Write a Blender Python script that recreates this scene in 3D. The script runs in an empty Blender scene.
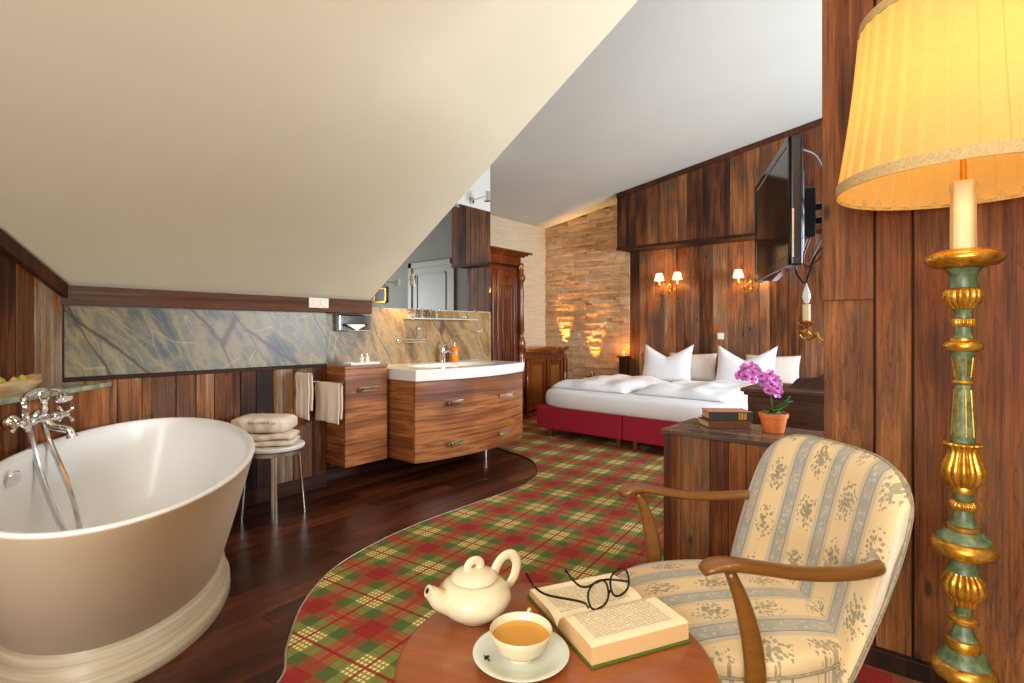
import bpy, bmesh, math, random
from math import pi, sin, cos, radians, sqrt, atan2
from mathutils import Vector, Matrix, Euler
C = bpy.context.scene.collection
rnd = random.Random(7)

# ------------------------------------------------------------------ materials
class NT:
    def __init__(s, name):
        s.m = bpy.data.materials.new(name); s.m.use_nodes = True
        s.t = s.m.node_tree; s.t.nodes.clear()
        s.out = s.n('ShaderNodeOutputMaterial')
    def n(s, typ, **kw):
        x = s.t.nodes.new(typ)
        for k, v in kw.items(): setattr(x, k, v)
        return x
    def l(s, a, b): s.t.links.new(a, b)
    def val(s, sock, v):
        if hasattr(v, 'is_linked') or isinstance(v, bpy.types.NodeSocket): s.l(v, sock)
        else: sock.default_value = v
    def math(s, op, a, b=None, c=None, clamp=False):
        x = s.n('ShaderNodeMath', operation=op); x.use_clamp = clamp
        s.val(x.inputs[0], a)
        if b is not None: s.val(x.inputs[1], b)
        if c is not None: s.val(x.inputs[2], c)
        return x.outputs[0]
    def coord(s, which='Object'): return s.n('ShaderNodeTexCoord').outputs[which]
    def attr(s, name):
        return s.n('ShaderNodeAttribute', attribute_name=name).outputs['Fac']
    def mapping(s, v, scale=(1,1,1), loc=(0,0,0), rot=(0,0,0)):
        x = s.n('ShaderNodeMapping'); s.l(v, x.inputs[0])
        s.val(x.inputs['Location'], loc); x.inputs['Rotation'].default_value = rot
        x.inputs['Scale'].default_value = scale
        return x.outputs[0]
    def noise(s, v, scale=5, detail=4, rough=.55, dist=0.):
        x = s.n('ShaderNodeTexNoise'); s.l(v, x.inputs['Vector'])
        x.inputs['Scale'].default_value = scale; x.inputs['Detail'].default_value = detail
        x.inputs['Roughness'].default_value = rough; x.inputs['Distortion'].default_value = dist
        return x.outputs[0]
    def ramp(s, f, stops, interp='LINEAR'):
        x = s.n('ShaderNodeValToRGB'); s.l(f, x.inputs[0]); cr = x.color_ramp
        cr.interpolation = interp
        while len(cr.elements) > 1: cr.elements.remove(cr.elements[-1])
        for i, (p, c) in enumerate(stops):
            e = cr.elements[0] if i == 0 else cr.elements.new(p)
            e.position = p; e.color = tuple(c) + (1,) if len(c) == 3 else c
        return x.outputs[0]
    def mix(s, f, a, b, mode='MIX'):
        x = s.n('ShaderNodeMix', data_type='RGBA', blend_type=mode)
        s.val(x.inputs[0], f)
        for sock, v in ((x.inputs[6], a), (x.inputs[7], b)):
            if isinstance(v, (tuple, list)): sock.default_value = tuple(v)[:3] + (1,)
            else: s.l(v, sock)
        return x.outputs[2]
    def xyz(s, v):
        x = s.n('ShaderNodeSeparateXYZ'); s.l(v, x.inputs[0]); return x.outputs
    def comb(s, x=0., y=0., z=0.):
        c = s.n('ShaderNodeCombineXYZ')
        for i, v in enumerate((x, y, z)): s.val(c.inputs[i], v)
        return c.outputs[0]
    def bump(s, h, strength=.3, dist=.01):
        x = s.n('ShaderNodeBump'); s.l(h, x.inputs['Height'])
        x.inputs['Strength'].default_value = strength; x.inputs['Distance'].default_value = dist
        return x.outputs[0]
    def bsdf(s, color, rough=.5, metal=0., normal=None, **kw):
        p = s.n('ShaderNodeBsdfPrincipled')
        if isinstance(color, (tuple, list)): p.inputs['Base Color'].default_value = tuple(color)[:3] + (1,)
        else: s.l(color, p.inputs['Base Color'])
        s.val(p.inputs['Roughness'], rough); p.inputs['Metallic'].default_value = metal
        if normal is not None: s.l(normal, p.inputs['Normal'])
        for k, v in kw.items(): s.val(p.inputs[k], v)
        s.l(p.outputs[0], s.out.inputs[0]); return p

def srgb(r, g, b):
    f = lambda c: (c/255/12.92) if c/255 <= .04045 else ((c/255+.055)/1.055)**2.4
    return (f(r), f(g), f(b))

def plain(name, col, rough=.5, metal=0., var=.08, scale=30, bump=0., **kw):
    t = NT(name); v = t.coord()
    f = t.noise(v, scale, 3)
    c2 = tuple(min(1, x*(1+var)) for x in col); c1 = tuple(x*(1-var) for x in col)
    c = t.ramp(f, [(.3, c1), (.7, c2)])
    t.bsdf(c, rough, metal, t.bump(f, bump, .003) if bump else None, **kw)
    return t.m

def wood(name, stops, axis='Z', rough=.62, across=11., along=.7, brd=.55, bump=.35, knots=True, fine=70, coat=0., con=1., flat=None, grain=.5, spec=.3):
    """board wood: the grain runs along `axis`; the face attribute 'rnd' tells boards apart"""
    t = NT(name); v = t.coord(); a = t.attr('rnd')
    off = t.comb(t.math('MULTIPLY', a, 37.3), t.math('MULTIPLY', a, 91.7), t.math('MULTIPLY', a, 53.1))
    k = {'X': 0, 'Y': 1, 'Z': 2}[axis]
    def sc(x, y):
        q = [x, x, x]; q[k] = y
        if flat: q['XYZ'.index(flat)] = .01
        return tuple(q)
    vo = t.n('ShaderNodeVectorMath', operation='ADD'); t.l(v, vo.inputs[0]); t.l(off, vo.inputs[1]); v2 = vo.outputs[0]
    n1 = t.noise(t.mapping(v2, sc(across, along)), 1.0, 5, .6, .8)
    n2 = t.noise(t.mapping(v2, sc(fine, along*3)), 1.0, 3, .6)
    n3 = t.noise(t.mapping(v2, sc(2.5, 1.2)), 1.0, 2, .5)
    n4 = t.noise(t.mapping(v2, sc(across*2.6, along*2.2)), 1.0, 6, .65, .5)
    f = t.math('MULTIPLY', t.math('SUBTRACT', n1, .5), .95*con)
    f = t.math('ADD', f, t.math('MULTIPLY', t.math('SUBTRACT', a, .5), brd))
    f = t.math('ADD', f, t.math('MULTIPLY', t.math('SUBTRACT', n3, .5), 1.1*con))
    f = t.math('ADD', f, t.math('MULTIPLY', t.math('SUBTRACT', n4, .5), .6*con))
    f = t.math('ADD', f, t.math('MULTIPLY', t.math('SUBTRACT', n2, .5), .25))
    f = t.math('ADD', f, .5, clamp=True)
    c = t.ramp(f, stops)
    n5 = t.noise(t.mapping(v2, sc(fine*1.6, along*4)), 1.0, 6, .75, .3)
    fine_c = t.ramp(n5, [(.34, (.30,.25,.22)), (.5, (.85,.84,.83)), (.66, (1.12,1.1,1.06))])
    c = t.mix(grain, c, fine_c, 'MULTIPLY')
    rings = t.math('SINE', t.math('MULTIPLY', n1, 95.))      # growth rings cut lengthwise
    c = t.mix(grain*.75, c, t.ramp(rings, [(.0, (1,1,1)), (.72, (1,1,1)), (.97, (.42,.36,.32))]), 'MULTIPLY')
    h = t.math('ADD', n5, t.math('MULTIPLY', rings, -.06))
    if knots:
        vor = t.n('ShaderNodeTexVoronoi'); t.l(t.mapping(v2, sc(9., 3.2)), vor.inputs['Vector']); vor.inputs['Scale'].default_value = 1
        kf = t.ramp(vor.outputs['Distance'], [(.0, (1,1,1)), (.06, (.9,.9,.9)), (.12, (0,0,0))])
        c = t.mix(t.math('MULTIPLY', kf, .85), c, (.02, .009, .005))
    t.bsdf(c, rough, 0, t.bump(h, bump, .004), **({'Coat Weight': coat, 'Coat Roughness': .15} if coat else {}), **{'Specular IOR Level': spec})
    return t.m

M = {}
RUST = [(.05, srgb(70,38,20)), (.22, srgb(126,76,42)), (.4, srgb(176,112,66)), (.55, srgb(206,140,88)), (.68, srgb(190,144,104)), (.82, srgb(224,164,108)), (1, srgb(236,196,150))]
GREYED = [(.05, srgb(30,15,8)), (.27, srgb(74,40,18)), (.42, srgb(122,70,32)), (.55, srgb(104,78,58)), (.66, srgb(166,100,46)), (.8, srgb(150,126,104)), (1, srgb(196,168,140))]
M['rust'] = wood('reclaimed_board_warm', RUST)
M['part'] = wood('partition_board', [(.05, srgb(28,13,6)), (.25, srgb(66,34,14)), (.42, srgb(104,56,22)), (.55, srgb(134,76,32)), (.68, srgb(112,72,42)), (.82, srgb(152,94,46)), (1, srgb(176,122,72))], grain=.7)
M['greyed'] = wood('reclaimed_board_greyed', GREYED, brd=.6, grain=.65)
M['bedwall'] = wood('reclaimed_board_bedroom', [(.05, srgb(36,20,10)), (.25, srgb(84,46,20)), (.4, srgb(128,74,36)), (.52, srgb(100,82,68)), (.66, srgb(170,102,52)), (.82, srgb(150,124,98)), (1, srgb(200,158,114))], brd=.5, grain=.65)
M['canopy'] = wood('reclaimed_board_dark', [(.05, srgb(26,14,8)), (.28, srgb(74,40,18)), (.46, srgb(124,66,28)), (.58, srgb(92,72,56)), (.72, srgb(150,86,40)), (1, srgb(164,122,84))], brd=.45, grain=.65)
M['beam'] = wood('beam_wood', [(.1, srgb(38,18,10)), (.4, srgb(78,42,22)), (.6, srgb(106,64,36)), (.8, srgb(84,70,60)), (1, srgb(130,96,72))], axis='Y', along=.9, across=25)
M['beam_z'] = wood('beam_wood_upright', [(.1, srgb(40,20,10)), (.5, srgb(86,46,22)), (1, srgb(134,86,50))], axis='Z', across=25)
M['chest'] = wood('chest_board', [(.05, srgb(46,22,10)), (.3, srgb(100,54,22)), (.5, srgb(150,88,38)), (.62, srgb(108,82,62)), (.8, srgb(172,108,50)), (1, srgb(186,130,80))], con=.8, brd=.28, grain=.65)
M['chest_top'] = wood('chest_top_board', [(.1, srgb(54,42,36)), (.4, srgb(92,74,64)), (.7, srgb(122,102,92)), (1, srgb(146,128,118))], axis='X', rough=.25, bump=.12, spec=.8)
M['floor'] = wood('dark_floor_board', [(.1, srgb(28,12,6)), (.4, srgb(62,29,15)), (.65, srgb(92,46,24)), (1, srgb(130,74,42))], axis='Y', rough=.3, across=14, along=1.2, brd=.35, bump=.12, knots=False, fine=60, con=.8)
M['zebrano'] = wood('walnut_veneer', [(.1, srgb(92,46,20)), (.35, srgb(138,80,42)), (.5, srgb(188,122,70)), (.62, srgb(130,74,38)), (.8, srgb(204,144,88)), (1, srgb(160,102,58))], axis='Y', rough=.3, across=16, along=.5, brd=.1, con=1.05, grain=.22, spec=.5, flat='X', bump=.05, knots=False, fine=90, coat=.2)
M['zebrano_x'] = wood('walnut_veneer_side', [(.1, srgb(92,46,20)), (.35, srgb(138,80,42)), (.5, srgb(188,122,70)), (.62, srgb(130,74,38)), (.8, srgb(204,144,88)), (1, srgb(160,102,58))], axis='X', rough=.3, across=16, along=.5, brd=.1, con=1.05, grain=.22, spec=.5, flat='Y', bump=.05, knots=False, fine=90)
M['mahog'] = wood('polished_mahogany', [(.1, srgb(64,24,8)), (.45, srgb(118,54,18)), (.7, srgb(158,82,30)), (1, srgb(190,112,48))], rough=.25, across=9, along=1.2, brd=.2, con=.6, bump=.05, knots=False, coat=.4, grain=.15, spec=.5)
M['mahog_dark'] = wood('dark_mahogany', [(.1, srgb(40,14,8)), (.5, srgb(74,30,14)), (1, srgb(110,52,24))], rough=.28, across=9, along=1.2, brd=.2, bump=.05, knots=False, coat=.4, grain=.15, spec=.5)
M['dresser'] = wood('smoked_oak', [(.1, srgb(70,48,38)), (.5, srgb(108,80,64)), (1, srgb(140,110,90))], axis='X', rough=.4, across=14, brd=.2, bump=.1, knots=False)
M['armwood'] = wood('oiled_beech', [(.1, srgb(84,48,14)), (.45, srgb(124,78,28)), (.7, srgb(150,98,42)), (1, srgb(176,122,62))], axis='X', rough=.3, across=18, along=2, brd=.1, con=.35, bump=.05, knots=False, coat=.3, grain=.15, spec=.5)
M['table'] = wood('cherry_table_veneer', [(.1, srgb(104,48,20)), (.4, srgb(146,78,36)), (.65, srgb(176,102,52)), (1, srgb(200,132,78))], axis='X', rough=.28, across=5, along=1.2, brd=0, con=.45, bump=.03, knots=False, fine=60, coat=.2, grain=.15, spec=.5)
M['bark'] = wood('driftwood', [(.1, srgb(170,120,70)), (.5, srgb(222,184,134)), (1, srgb(244,226,196))], axis='X', across=30, along=6, brd=0, knots=False, bump=.6, grain=.15, spec=.5)

def plaster(name, col):
    t = NT(name); v = t.coord()
    f = t.noise(v, 3, 3); g = t.noise(v, 160, 2)
    c = t.ramp(f, [(.3, tuple(x*.975 for x in col)), (.7, col)])
    t.bsdf(c, .85, 0, t.bump(g, .08, .002)); return t.m
M['beige'] = plaster('warm_lit_plaster', srgb(230,220,194))  # warm lamplight on the sloped ceiling is put into this base colour
M['grey'] = plaster('cool_white_plaster', srgb(208,209,203))
M['white_wall'] = plaster('white_plaster', srgb(226,224,218))
M['greige'] = plaster('grey_paint', srgb(112,108,100))

def marble():
    t = NT('rainforest_marble'); p = t.xyz(t.coord())
    s = t.math('ADD', t.math('MULTIPLY', p[1], .86), t.math('MULTIPLY', p[2], .51))
    a = t.math('SUBTRACT', t.math('MULTIPLY', p[1], .51), t.math('MULTIPLY', p[2], .86))
    uv = t.comb(s, a, 0.)
    d = t.noise(uv, 4, 3)
    dd = t.noise(uv, 14, 2)
    s2 = t.math('ADD', s, t.math('ADD', t.math('MULTIPLY', t.math('SUBTRACT', d, .5), .05), t.math('MULTIPLY', t.math('SUBTRACT', dd, .5), .022)))
    n1 = t.noise(t.comb(t.math('MULTIPLY', s2, 5.), t.math('MULTIPLY', a, 1.8), 0.), 1., 9, .68, .3)
    c = t.ramp(n1, [(.32, srgb(48,58,60)), (.42, srgb(92,96,84)), (.5, srgb(146,130,94)), (.57, srgb(104,106,92)), (.68, srgb(172,154,120))])
    # warm lamplight painted in as a golden tone towards the wash-stand end
    g = t.ramp(t.math('ADD', p[1], t.math('MULTIPLY', t.math('SUBTRACT', d, .5), .8)), [(0, (0,0,0)), (1, (1,1,1))])
    mr = t.n('ShaderNodeMapRange'); t.l(t.math('ADD', p[1], t.math('MULTIPLY', t.math('SUBTRACT', d, .5), .9)), mr.inputs[0])
    mr.inputs[1].default_value = 2.35; mr.inputs[2].default_value = 3.0
    gold = t.ramp(n1, [(.32, srgb(92,72,48)), (.44, srgb(140,108,66)), (.52, srgb(172,138,90)), (.6, srgb(138,118,88)), (.72, srgb(188,160,114))])
    c = t.mix(mr.outputs[0], c, gold)
    def vein(sx, sy, w, off):
        vo = t.n('ShaderNodeTexVoronoi', feature='DISTANCE_TO_EDGE')
        t.l(t.comb(t.math('MULTIPLY', s2, sx), t.math('ADD', t.math('MULTIPLY', a, sy), off), off), vo.inputs['Vector'])
        vo.inputs['Scale'].default_value = 1
        return t.ramp(vo.outputs['Distance'], [(0, (1,1,1)), (w*.6, (.8,.8,.8)), (w, (0,0,0))])
    c = t.mix(t.math('MULTIPLY', vein(7., 1.6, .010, 9.), .3), c, srgb(214,196,160))
    c = t.mix(t.math('MULTIPLY', vein(2.1, .27, .0085, 3.), .85), c, srgb(74,44,44))
    c = t.mix(t.math('MULTIPLY', vein(16., 4., .02, 21.), .22), c, srgb(96,80,60))
    t.bsdf(c, .35, 0); return t.m
M['marble'] = marble()

def stone_slab():
    t = NT('green_marble_slab'); v = t.coord(); f = t.noise(v, 9, 5, .6, 1.)
    t.bsdf(t.ramp(f, [(.3, srgb(104,128,106)), (.5, srgb(164,176,150)), (.7, srgb(200,204,182))]), .3); return t.m
M['slab'] = stone_slab()

def ledgestone():
    t = NT('split_sandstone'); v = t.coord(); a = t.attr('rnd')
    f = t.noise(v, 14, 5, .65); g = t.noise(v, 60, 4, .7); h = t.noise(v, 2.2, 3)
    k = t.math('ADD', t.math('ADD', t.math('MULTIPLY', f, .5), t.math('ADD', .1, t.math('MULTIPLY', a, .25))), t.math('MULTIPLY', t.math('SUBTRACT', h, .5), .5))
    c = t.ramp(k, [(.1, srgb(170,118,76)), (.35, srgb(206,156,108)), (.55, srgb(226,184,138)), (.75, srgb(236,204,166)), (.95, srgb(214,142,92))])
    t.bsdf(c, .85, 0, t.bump(t.math('ADD', f, g), .8, .02)); return t.m
M['stone'] = ledgestone()

def lining():
    t = NT('lined_wallpaper'); v = t.coord(); p = t.xyz(v)
    w = t.math('SINE', t.math('MULTIPLY', p[2], 230.))
    n = t.noise(t.mapping(v, (3, 3, 60)), 1., 3)
    c = t.ramp(n, [(.3, srgb(206,186,150)), (.7, srgb(228,210,178))])
    t.bsdf(c, .8, 0, t.bump(w, .3, .003)); return t.m
M['lining'] = lining()

def tartan():
    """woven plaid, drawn from the carpet's own warp and weft; the repeat is 34 cm"""
    t = NT('tartan_carpet'); v = t.coord()
    m = t.mapping(v, (1, 1, 1), rot=(0, 0, 0))
    p = t.xyz(v); ca, sa = cos(radians(6.5)), sin(radians(6.5))
    wob = t.noise(v, 40, 2)
    dx = t.math('ADD', p[0], 1.911); dy = t.math('SUBTRACT', p[1], 1.73)
    dx = t.math('ADD', dx, t.math('MULTIPLY', t.math('SUBTRACT', wob, .5), .004))
    u = t.math('SUBTRACT', t.math('MULTIPLY', dx, ca), t.math('MULTIPLY', dy, -sa))
    w = t.math('SUBTRACT', t.math('MULTIPLY', dy, ca), t.math('MULTIPLY', dx, sa))
    def prof(x, per):
        s = t.math('ABSOLUTE', t.math('SUBTRACT', t.math('FRACT', t.math('ADD', t.math('DIVIDE', x, per), .5)), .5))
        lt = lambda q: t.math('LESS_THAN', s, q)
        gt = lambda q: t.math('GREATER_THAN', s, q)
        def band(a, b): return t.math('MULTIPLY', gt(a), lt(b))
        cream = lt(.17)
        gline = t.math('ADD', band(.055, .075), band(.115, .135))
        red = lt(.02)
        dred = t.math('ADD', band(.352, .37), t.math('ADD', band(.405, .425), gt(.462)), clamp=True)
        zone = gt(.35)
        gmid = band(.23, .245)
        return cream, gline, red, dred, zone, gmid
    U = prof(u, .322); W = prof(w, .345)
    G1, G2, CR, RD, DR = srgb(110,120,46), srgb(78,108,50), srgb(250,226,146), srgb(188,36,40), srgb(150,20,28)
    zz = t.math('ADD', U[4], W[4], clamp=True)
    base = t.mix(t.math('MULTIPLY', t.math('SUBTRACT', 1., U[0]), t.math('SUBTRACT', 1., W[0])), srgb(132,138,66), G2)
    cc = t.math('MULTIPLY', U[0], W[0])
    c = t.mix(cc, base, CR)
    gl = t.math('ADD', t.math('MULTIPLY', U[1], W[0]), t.math('MULTIPLY', W[1], U[0]), clamp=True)
    c = t.mix(t.math('MULTIPLY', gl, .85), c, G1)
    c = t.mix(t.math('MULTIPLY', t.math('ADD', U[5], W[5], clamp=True), .6), c, srgb(124,92,40))
    one = t.math('ADD', U[4], W[4], clamp=True); both = t.math('MULTIPLY', U[4], W[4])
    c = t.mix(t.math('MULTIPLY', one, .3), c, RD)
    lines = t.math('ADD', U[3], W[3], clamp=True)
    c = t.mix(t.math('MULTIPLY', lines, .82), c, RD)
    c = t.mix(t.math('MULTIPLY', both, .7), c, DR)
    rl = t.math('ADD', U[2], W[2], clamp=True)
    c = t.mix(t.math('MULTIPLY', rl, .92), c, srgb(150,20,28))
    pile = t.noise(v, 420, 2)
    c = t.mix(.5, c, t.ramp(pile, [(.35, (.70,.70,.70)), (.65, (1.,1.,1.))]), 'MULTIPLY')
    t.bsdf(c, .95, 0, t.bump(pile, .5, .004)); return t.m
M['tartan'] = tartan()

def damask(name, vaxis):
    """striped upholstery: cream gold ground, grey blue bands, flower sprigs between them"""
    t = NT(name); v = t.coord(); p = t.xyz(v)
    per = .138
    nz = t.noise(v, 30, 3)
    x = t.math('ADD', p[1], .033); y = p[vaxis]
    fr = t.math('FRACT', t.math('ADD', t.math('DIVIDE', x, per), 10.))
    s = t.math('ABSOLUTE', t.math('SUBTRACT', fr, .5))              # 0 at band centre, .5 mid ground
    band = t.math('LESS_THAN', s, .13)
    edge = t.math('MULTIPLY', t.math('GREATER_THAN', s, .13), t.math('LESS_THAN', s, .15))
    soft = t.math('MULTIPLY', t.math('GREATER_THAN', s, .15), t.math('LESS_THAN', s, .24))
    c = t.mix(t.math('MULTIPLY', nz, .5), srgb(232,200,146), srgb(236,216,178))
    c = t.mix(t.math('MULTIPLY', soft, .55), c, srgb(176,176,168))
    c = t.mix(t.math('MULTIPLY', band, t.math('ADD', .35, t.math('MULTIPLY', nz, .7))), c, srgb(140,150,154))
    leafy = t.n('ShaderNodeTexVoronoi'); t.l(t.comb(x, y, 0.), leafy.inputs['Vector']); leafy.inputs['Scale'].default_value = 75
    lf = t.math('LESS_THAN', leafy.outputs['Distance'], .33)
    inner = t.math('MULTIPLY', t.math('LESS_THAN', s, .09), lf)
    c = t.mix(t.math('MULTIPLY', inner, .75), c, srgb(206,200,184))
    c = t.mix(t.math('MULTIPLY', edge, .8), c, srgb(98,102,98))
    # sprigs, one each 16 cm, shifted in every other stripe
    idx = t.math('FLOOR', t.math('ADD', t.math('DIVIDE', x, per), 10.5))
    sh = t.math('MULTIPLY', t.math('FRACT', t.math('MULTIPLY', idx, .5)), .15)
    fy = t.math('SUBTRACT', t.math('FRACT', t.math('DIVIDE', t.math('ADD', t.math('ADD', y, sh), 5.), .15)), .5)
    fx = t.math('SUBTRACT', t.math('FRACT', t.math('ADD', t.math('DIVIDE', x, per), 10.5)), .5)
    r = t.math('SQRT', t.math('ADD', t.math('POWER', t.math('MULTIPLY', fx, 1.15), 2.), t.math('POWER', t.math('MULTIPLY', fy, .8), 2.)))
    lv = t.n('ShaderNodeTexVoronoi'); t.l(t.comb(x, y, 3.), lv.inputs['Vector']); lv.inputs['Scale'].default_value = 105
    th = t.math('SUBTRACT', .72, t.math('MULTIPLY', r, 1.25))
    petals = t.math('LESS_THAN', lv.outputs['Distance'], th)
    inside = t.math('LESS_THAN', r, t.math('ADD', .16, t.math('MULTIPLY', t.noise(t.comb(x, y, 7.), 55, 1), .26)))
    spr = t.math('MULTIPLY', petals, inside)
    col2 = t.ramp(nz, [(.35, srgb(92,98,86)), (.65, srgb(140,142,126))])
    c = t.mix(t.math('MULTIPLY', spr, .72), c, col2)
    w1 = t.n('ShaderNodeTexWave'); t.l(v, w1.inputs[0]); w1.inputs['Scale'].default_value = 180
    c = t.mix(.25, c, t.ramp(t.noise(v, 500, 2), [(.3, (.7,.7,.7)), (.7, (1,1,1))]), 'MULTIPLY')
    t.bsdf(c, .42, 0, t.bump(t.noise(v, 500, 2), .2, .002), **{'Sheen Weight': .3, 'Sheen Roughness': .4}); return t.m
M['damask_back'] = damask('damask_back', 2)
M['damask_seat'] = damask('damask_seat', 0)

M['enamel'] = plain('white_enamel', (.9,.9,.89), .3, var=.0)
M['cream_enamel'] = plain('cream_enamel', srgb(226,206,176), .42, var=.0)
def limed():
    t = NT('limed_plinth'); v = t.coord()
    n = t.noise(t.mapping(v, (1.5, 1.5, 70)), 1., 4, .6, .4)
    t.bsdf(t.ramp(n, [(.3, srgb(184,166,134)), (.5, srgb(212,196,164)), (.7, srgb(230,218,192))]), .4); return t.m
M['plinth'] = limed()
M['chrome'] = plain('chrome', (.86,.86,.88), .07, 1., var=.01)
M['steel'] = plain('brushed_steel', (.7,.66,.6), .25, 1., var=.02)
M['brass'] = plain('brass', srgb(212,160,78), .22, 1., var=.05)
M['porcelain'] = plain('white_porcelain', (.86,.86,.84), .12, var=.01)
M['cream_china'] = plain('cream_china', srgb(222,208,172), .13, var=.01)
M['celadon'] = plain('pale_saucer_china', srgb(208,212,196), .13, var=.01)
M['towel'] = plain('cream_towelling', srgb(232,214,194), .95, var=.06, scale=150, bump=.8)
M['linen'] = plain('white_linen', (.85,.87,.92), .8, var=.02, scale=40, bump=.25)
M['pillowcase'] = plain('beige_pillowcase', srgb(226,214,204), .8, var=.02)
M['red'] = plain('raspberry_upholstery', srgb(158,16,48), .75, var=.1, scale=200, bump=.3)
M['black'] = plain('black_plastic', (.012,.012,.014), .3)
M['gloss_black'] = plain('glossy_black_bezel', (.01,.008,.008), .08)
M['ivory'] = plain('ivory_plastic', srgb(232,222,196), .4, var=.02)
M['white'] = plain('white_plastic', (.82,.82,.8), .35, var=.02)
M['wax'] = plain('candle_sleeve', srgb(240,214,156), .5, var=.06, scale=20)
M['terracotta'] = plain('terracotta', srgb(222,120,58), .7, var=.1, scale=60, bump=.3)
M['leaf'] = plain('orchid_leaf', srgb(58,110,36), .35, var=.3, scale=12)
M['stem'] = plain('flower_stem', srgb(70,92,40), .5)
M['petal'] = NT('orchid_petal').m
def petal():
    t = NT('orchid_petal_veined'); v = t.coord(); f = t.noise(v, 70, 3)
    t.bsdf(t.ramp(f, [(.3, srgb(170,60,160)), (.55, srgb(216,120,206)), (.75, srgb(242,186,232))]), .5, **{'Subsurface Weight': .0}); return t.m
M['petal'] = petal()
M['lip'] = plain('orchid_lip', srgb(150,20,80), .4)
M['moss'] = plain('bark_chips', srgb(150,128,100), .9, var=.5, scale=60, bump=.8)
M['orange_soap'] = plain('orange_liquid', srgb(236,130,30), .15, var=.03)
M['gold'] = None
def giltmat():
    t = NT('burnished_gilt'); v = t.coord(); f = t.noise(v, 45, 4, .6)
    c = t.ramp(f, [(.25, srgb(140,84,24)), (.45, srgb(204,142,44)), (.7, srgb(238,186,84))])
    t.bsdf(c, t.ramp(f, [(.3, (.4,.4,.4)), (.7, (.22,.22,.22))]), .75); return t.m
M['gold'] = giltmat()
def greenpaint():
    t = NT('worn_green_paint'); v = t.coord(); f = t.noise(v, 40, 5, .7)
    t.bsdf(t.ramp(f, [(.25, srgb(56,72,42)), (.5, srgb(92,108,72)), (.62, srgb(120,134,98)), (.72, srgb(150,140,90))]), .4, 0, t.bump(f, .3, .003)); return t.m
M['green'] = greenpaint()
def shade_mat(name, col, warm, em):
    t = NT(name); v = t.coord(); n = t.noise(v, 60, 3)
    c = t.ramp(n, [(.3, tuple(x*.92 for x in col)), (.7, col)])
    d = t.n('ShaderNodeBsdfDiffuse'); t.l(c, d.inputs[0])
    tr = t.n('ShaderNodeBsdfTranslucent'); t.l(c, tr.inputs[0])
    m1 = t.n('ShaderNodeMixShader'); m1.inputs[0].default_value = .5; t.l(d.outputs[0], m1.inputs[1]); t.l(tr.outputs[0], m1.inputs[2])
    e = t.n('ShaderNodeEmission'); e.inputs[0].default_value = warm + (1,); e.inputs[1].default_value = em
    a = t.n('ShaderNodeAddShader'); t.l(m1.outputs[0], a.inputs[0]); t.l(e.outputs[0], a.inputs[1])
    t.l(a.outputs[0], t.out.inputs[0]); return t.m
M['shade'] = shade_mat('pleated_silk_shade', srgb(224,182,116), srgb(255,190,92), .22)
M['shade_trim'] = plain('gold_braid_trim', srgb(190,160,108), .8, var=.2, scale=200, bump=.6)
M['mini_shade'] = shade_mat('small_candle_shade', srgb(250,226,170), srgb(255,206,130), 2.2)
def emis(name, col, s):
    t = NT(name); e = t.n('ShaderNodeEmission'); e.inputs[0].default_value = col + (1,); e.inputs[1].default_value = s
    t.l(e.outputs[0], t.out.inputs[0]); return t.m
M['flame'] = emis('lit_flame', srgb(255,190,90), 12.)
M['bulb_on'] = emis('lit_bulb', srgb(255,214,150), 6.)
M['bulb_off'] = plain('frosted_bulb', (.85,.88,.9), .15, var=.01)
def glass():
    t = NT('clear_glass'); p = t.bsdf((1,1,1), .02, 0, **{'Transmission Weight': 1., 'IOR': 1.45}); return t.m
M['glass'] = glass()
def frosted():
    t = NT('frosted_glass'); t.bsdf((.86,.95,.9), .25, 0, **{'Transmission Weight': .45, 'IOR': 1.45}); return t.m
M['frosted'] = frosted()
def thin():
    t = NT('thin_glass'); a = t.n('ShaderNodeBsdfTransparent'); g = t.n('ShaderNodeBsdfGlossy'); g.inputs['Roughness'].default_value = .02
    m = t.n('ShaderNodeMixShader'); m.inputs[0].default_value = .1; t.l(a.outputs[0], m.inputs[1]); t.l(g.outputs[0], m.inputs[2]); t.l(m.outputs[0], t.out.inputs[0]); return t.m
M['thin_glass'] = thin()
M['mirror'] = plain('mirror_silver', (.6,.61,.6), .015, 1., var=0.001)
M['screen'] = plain('tv_screen', (.02,.018,.018), .06, var=.01, **{'Specular IOR Level': 1.})
M['tea'] = plain('tea', srgb(206,146,48), .05, var=.02)
M['page_edge'] = NT('x').m
def pages():
    t = NT('page_block'); p = t.xyz(t.coord()); w = t.math('SINE', t.math('MULTIPLY', p[2], 3200.))
    c = t.ramp(w, [(.2, srgb(206,158,100)), (.8, srgb(240,206,150))]); t.bsdf(c, .85); return t.m
M['page_edge'] = pages()
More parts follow.
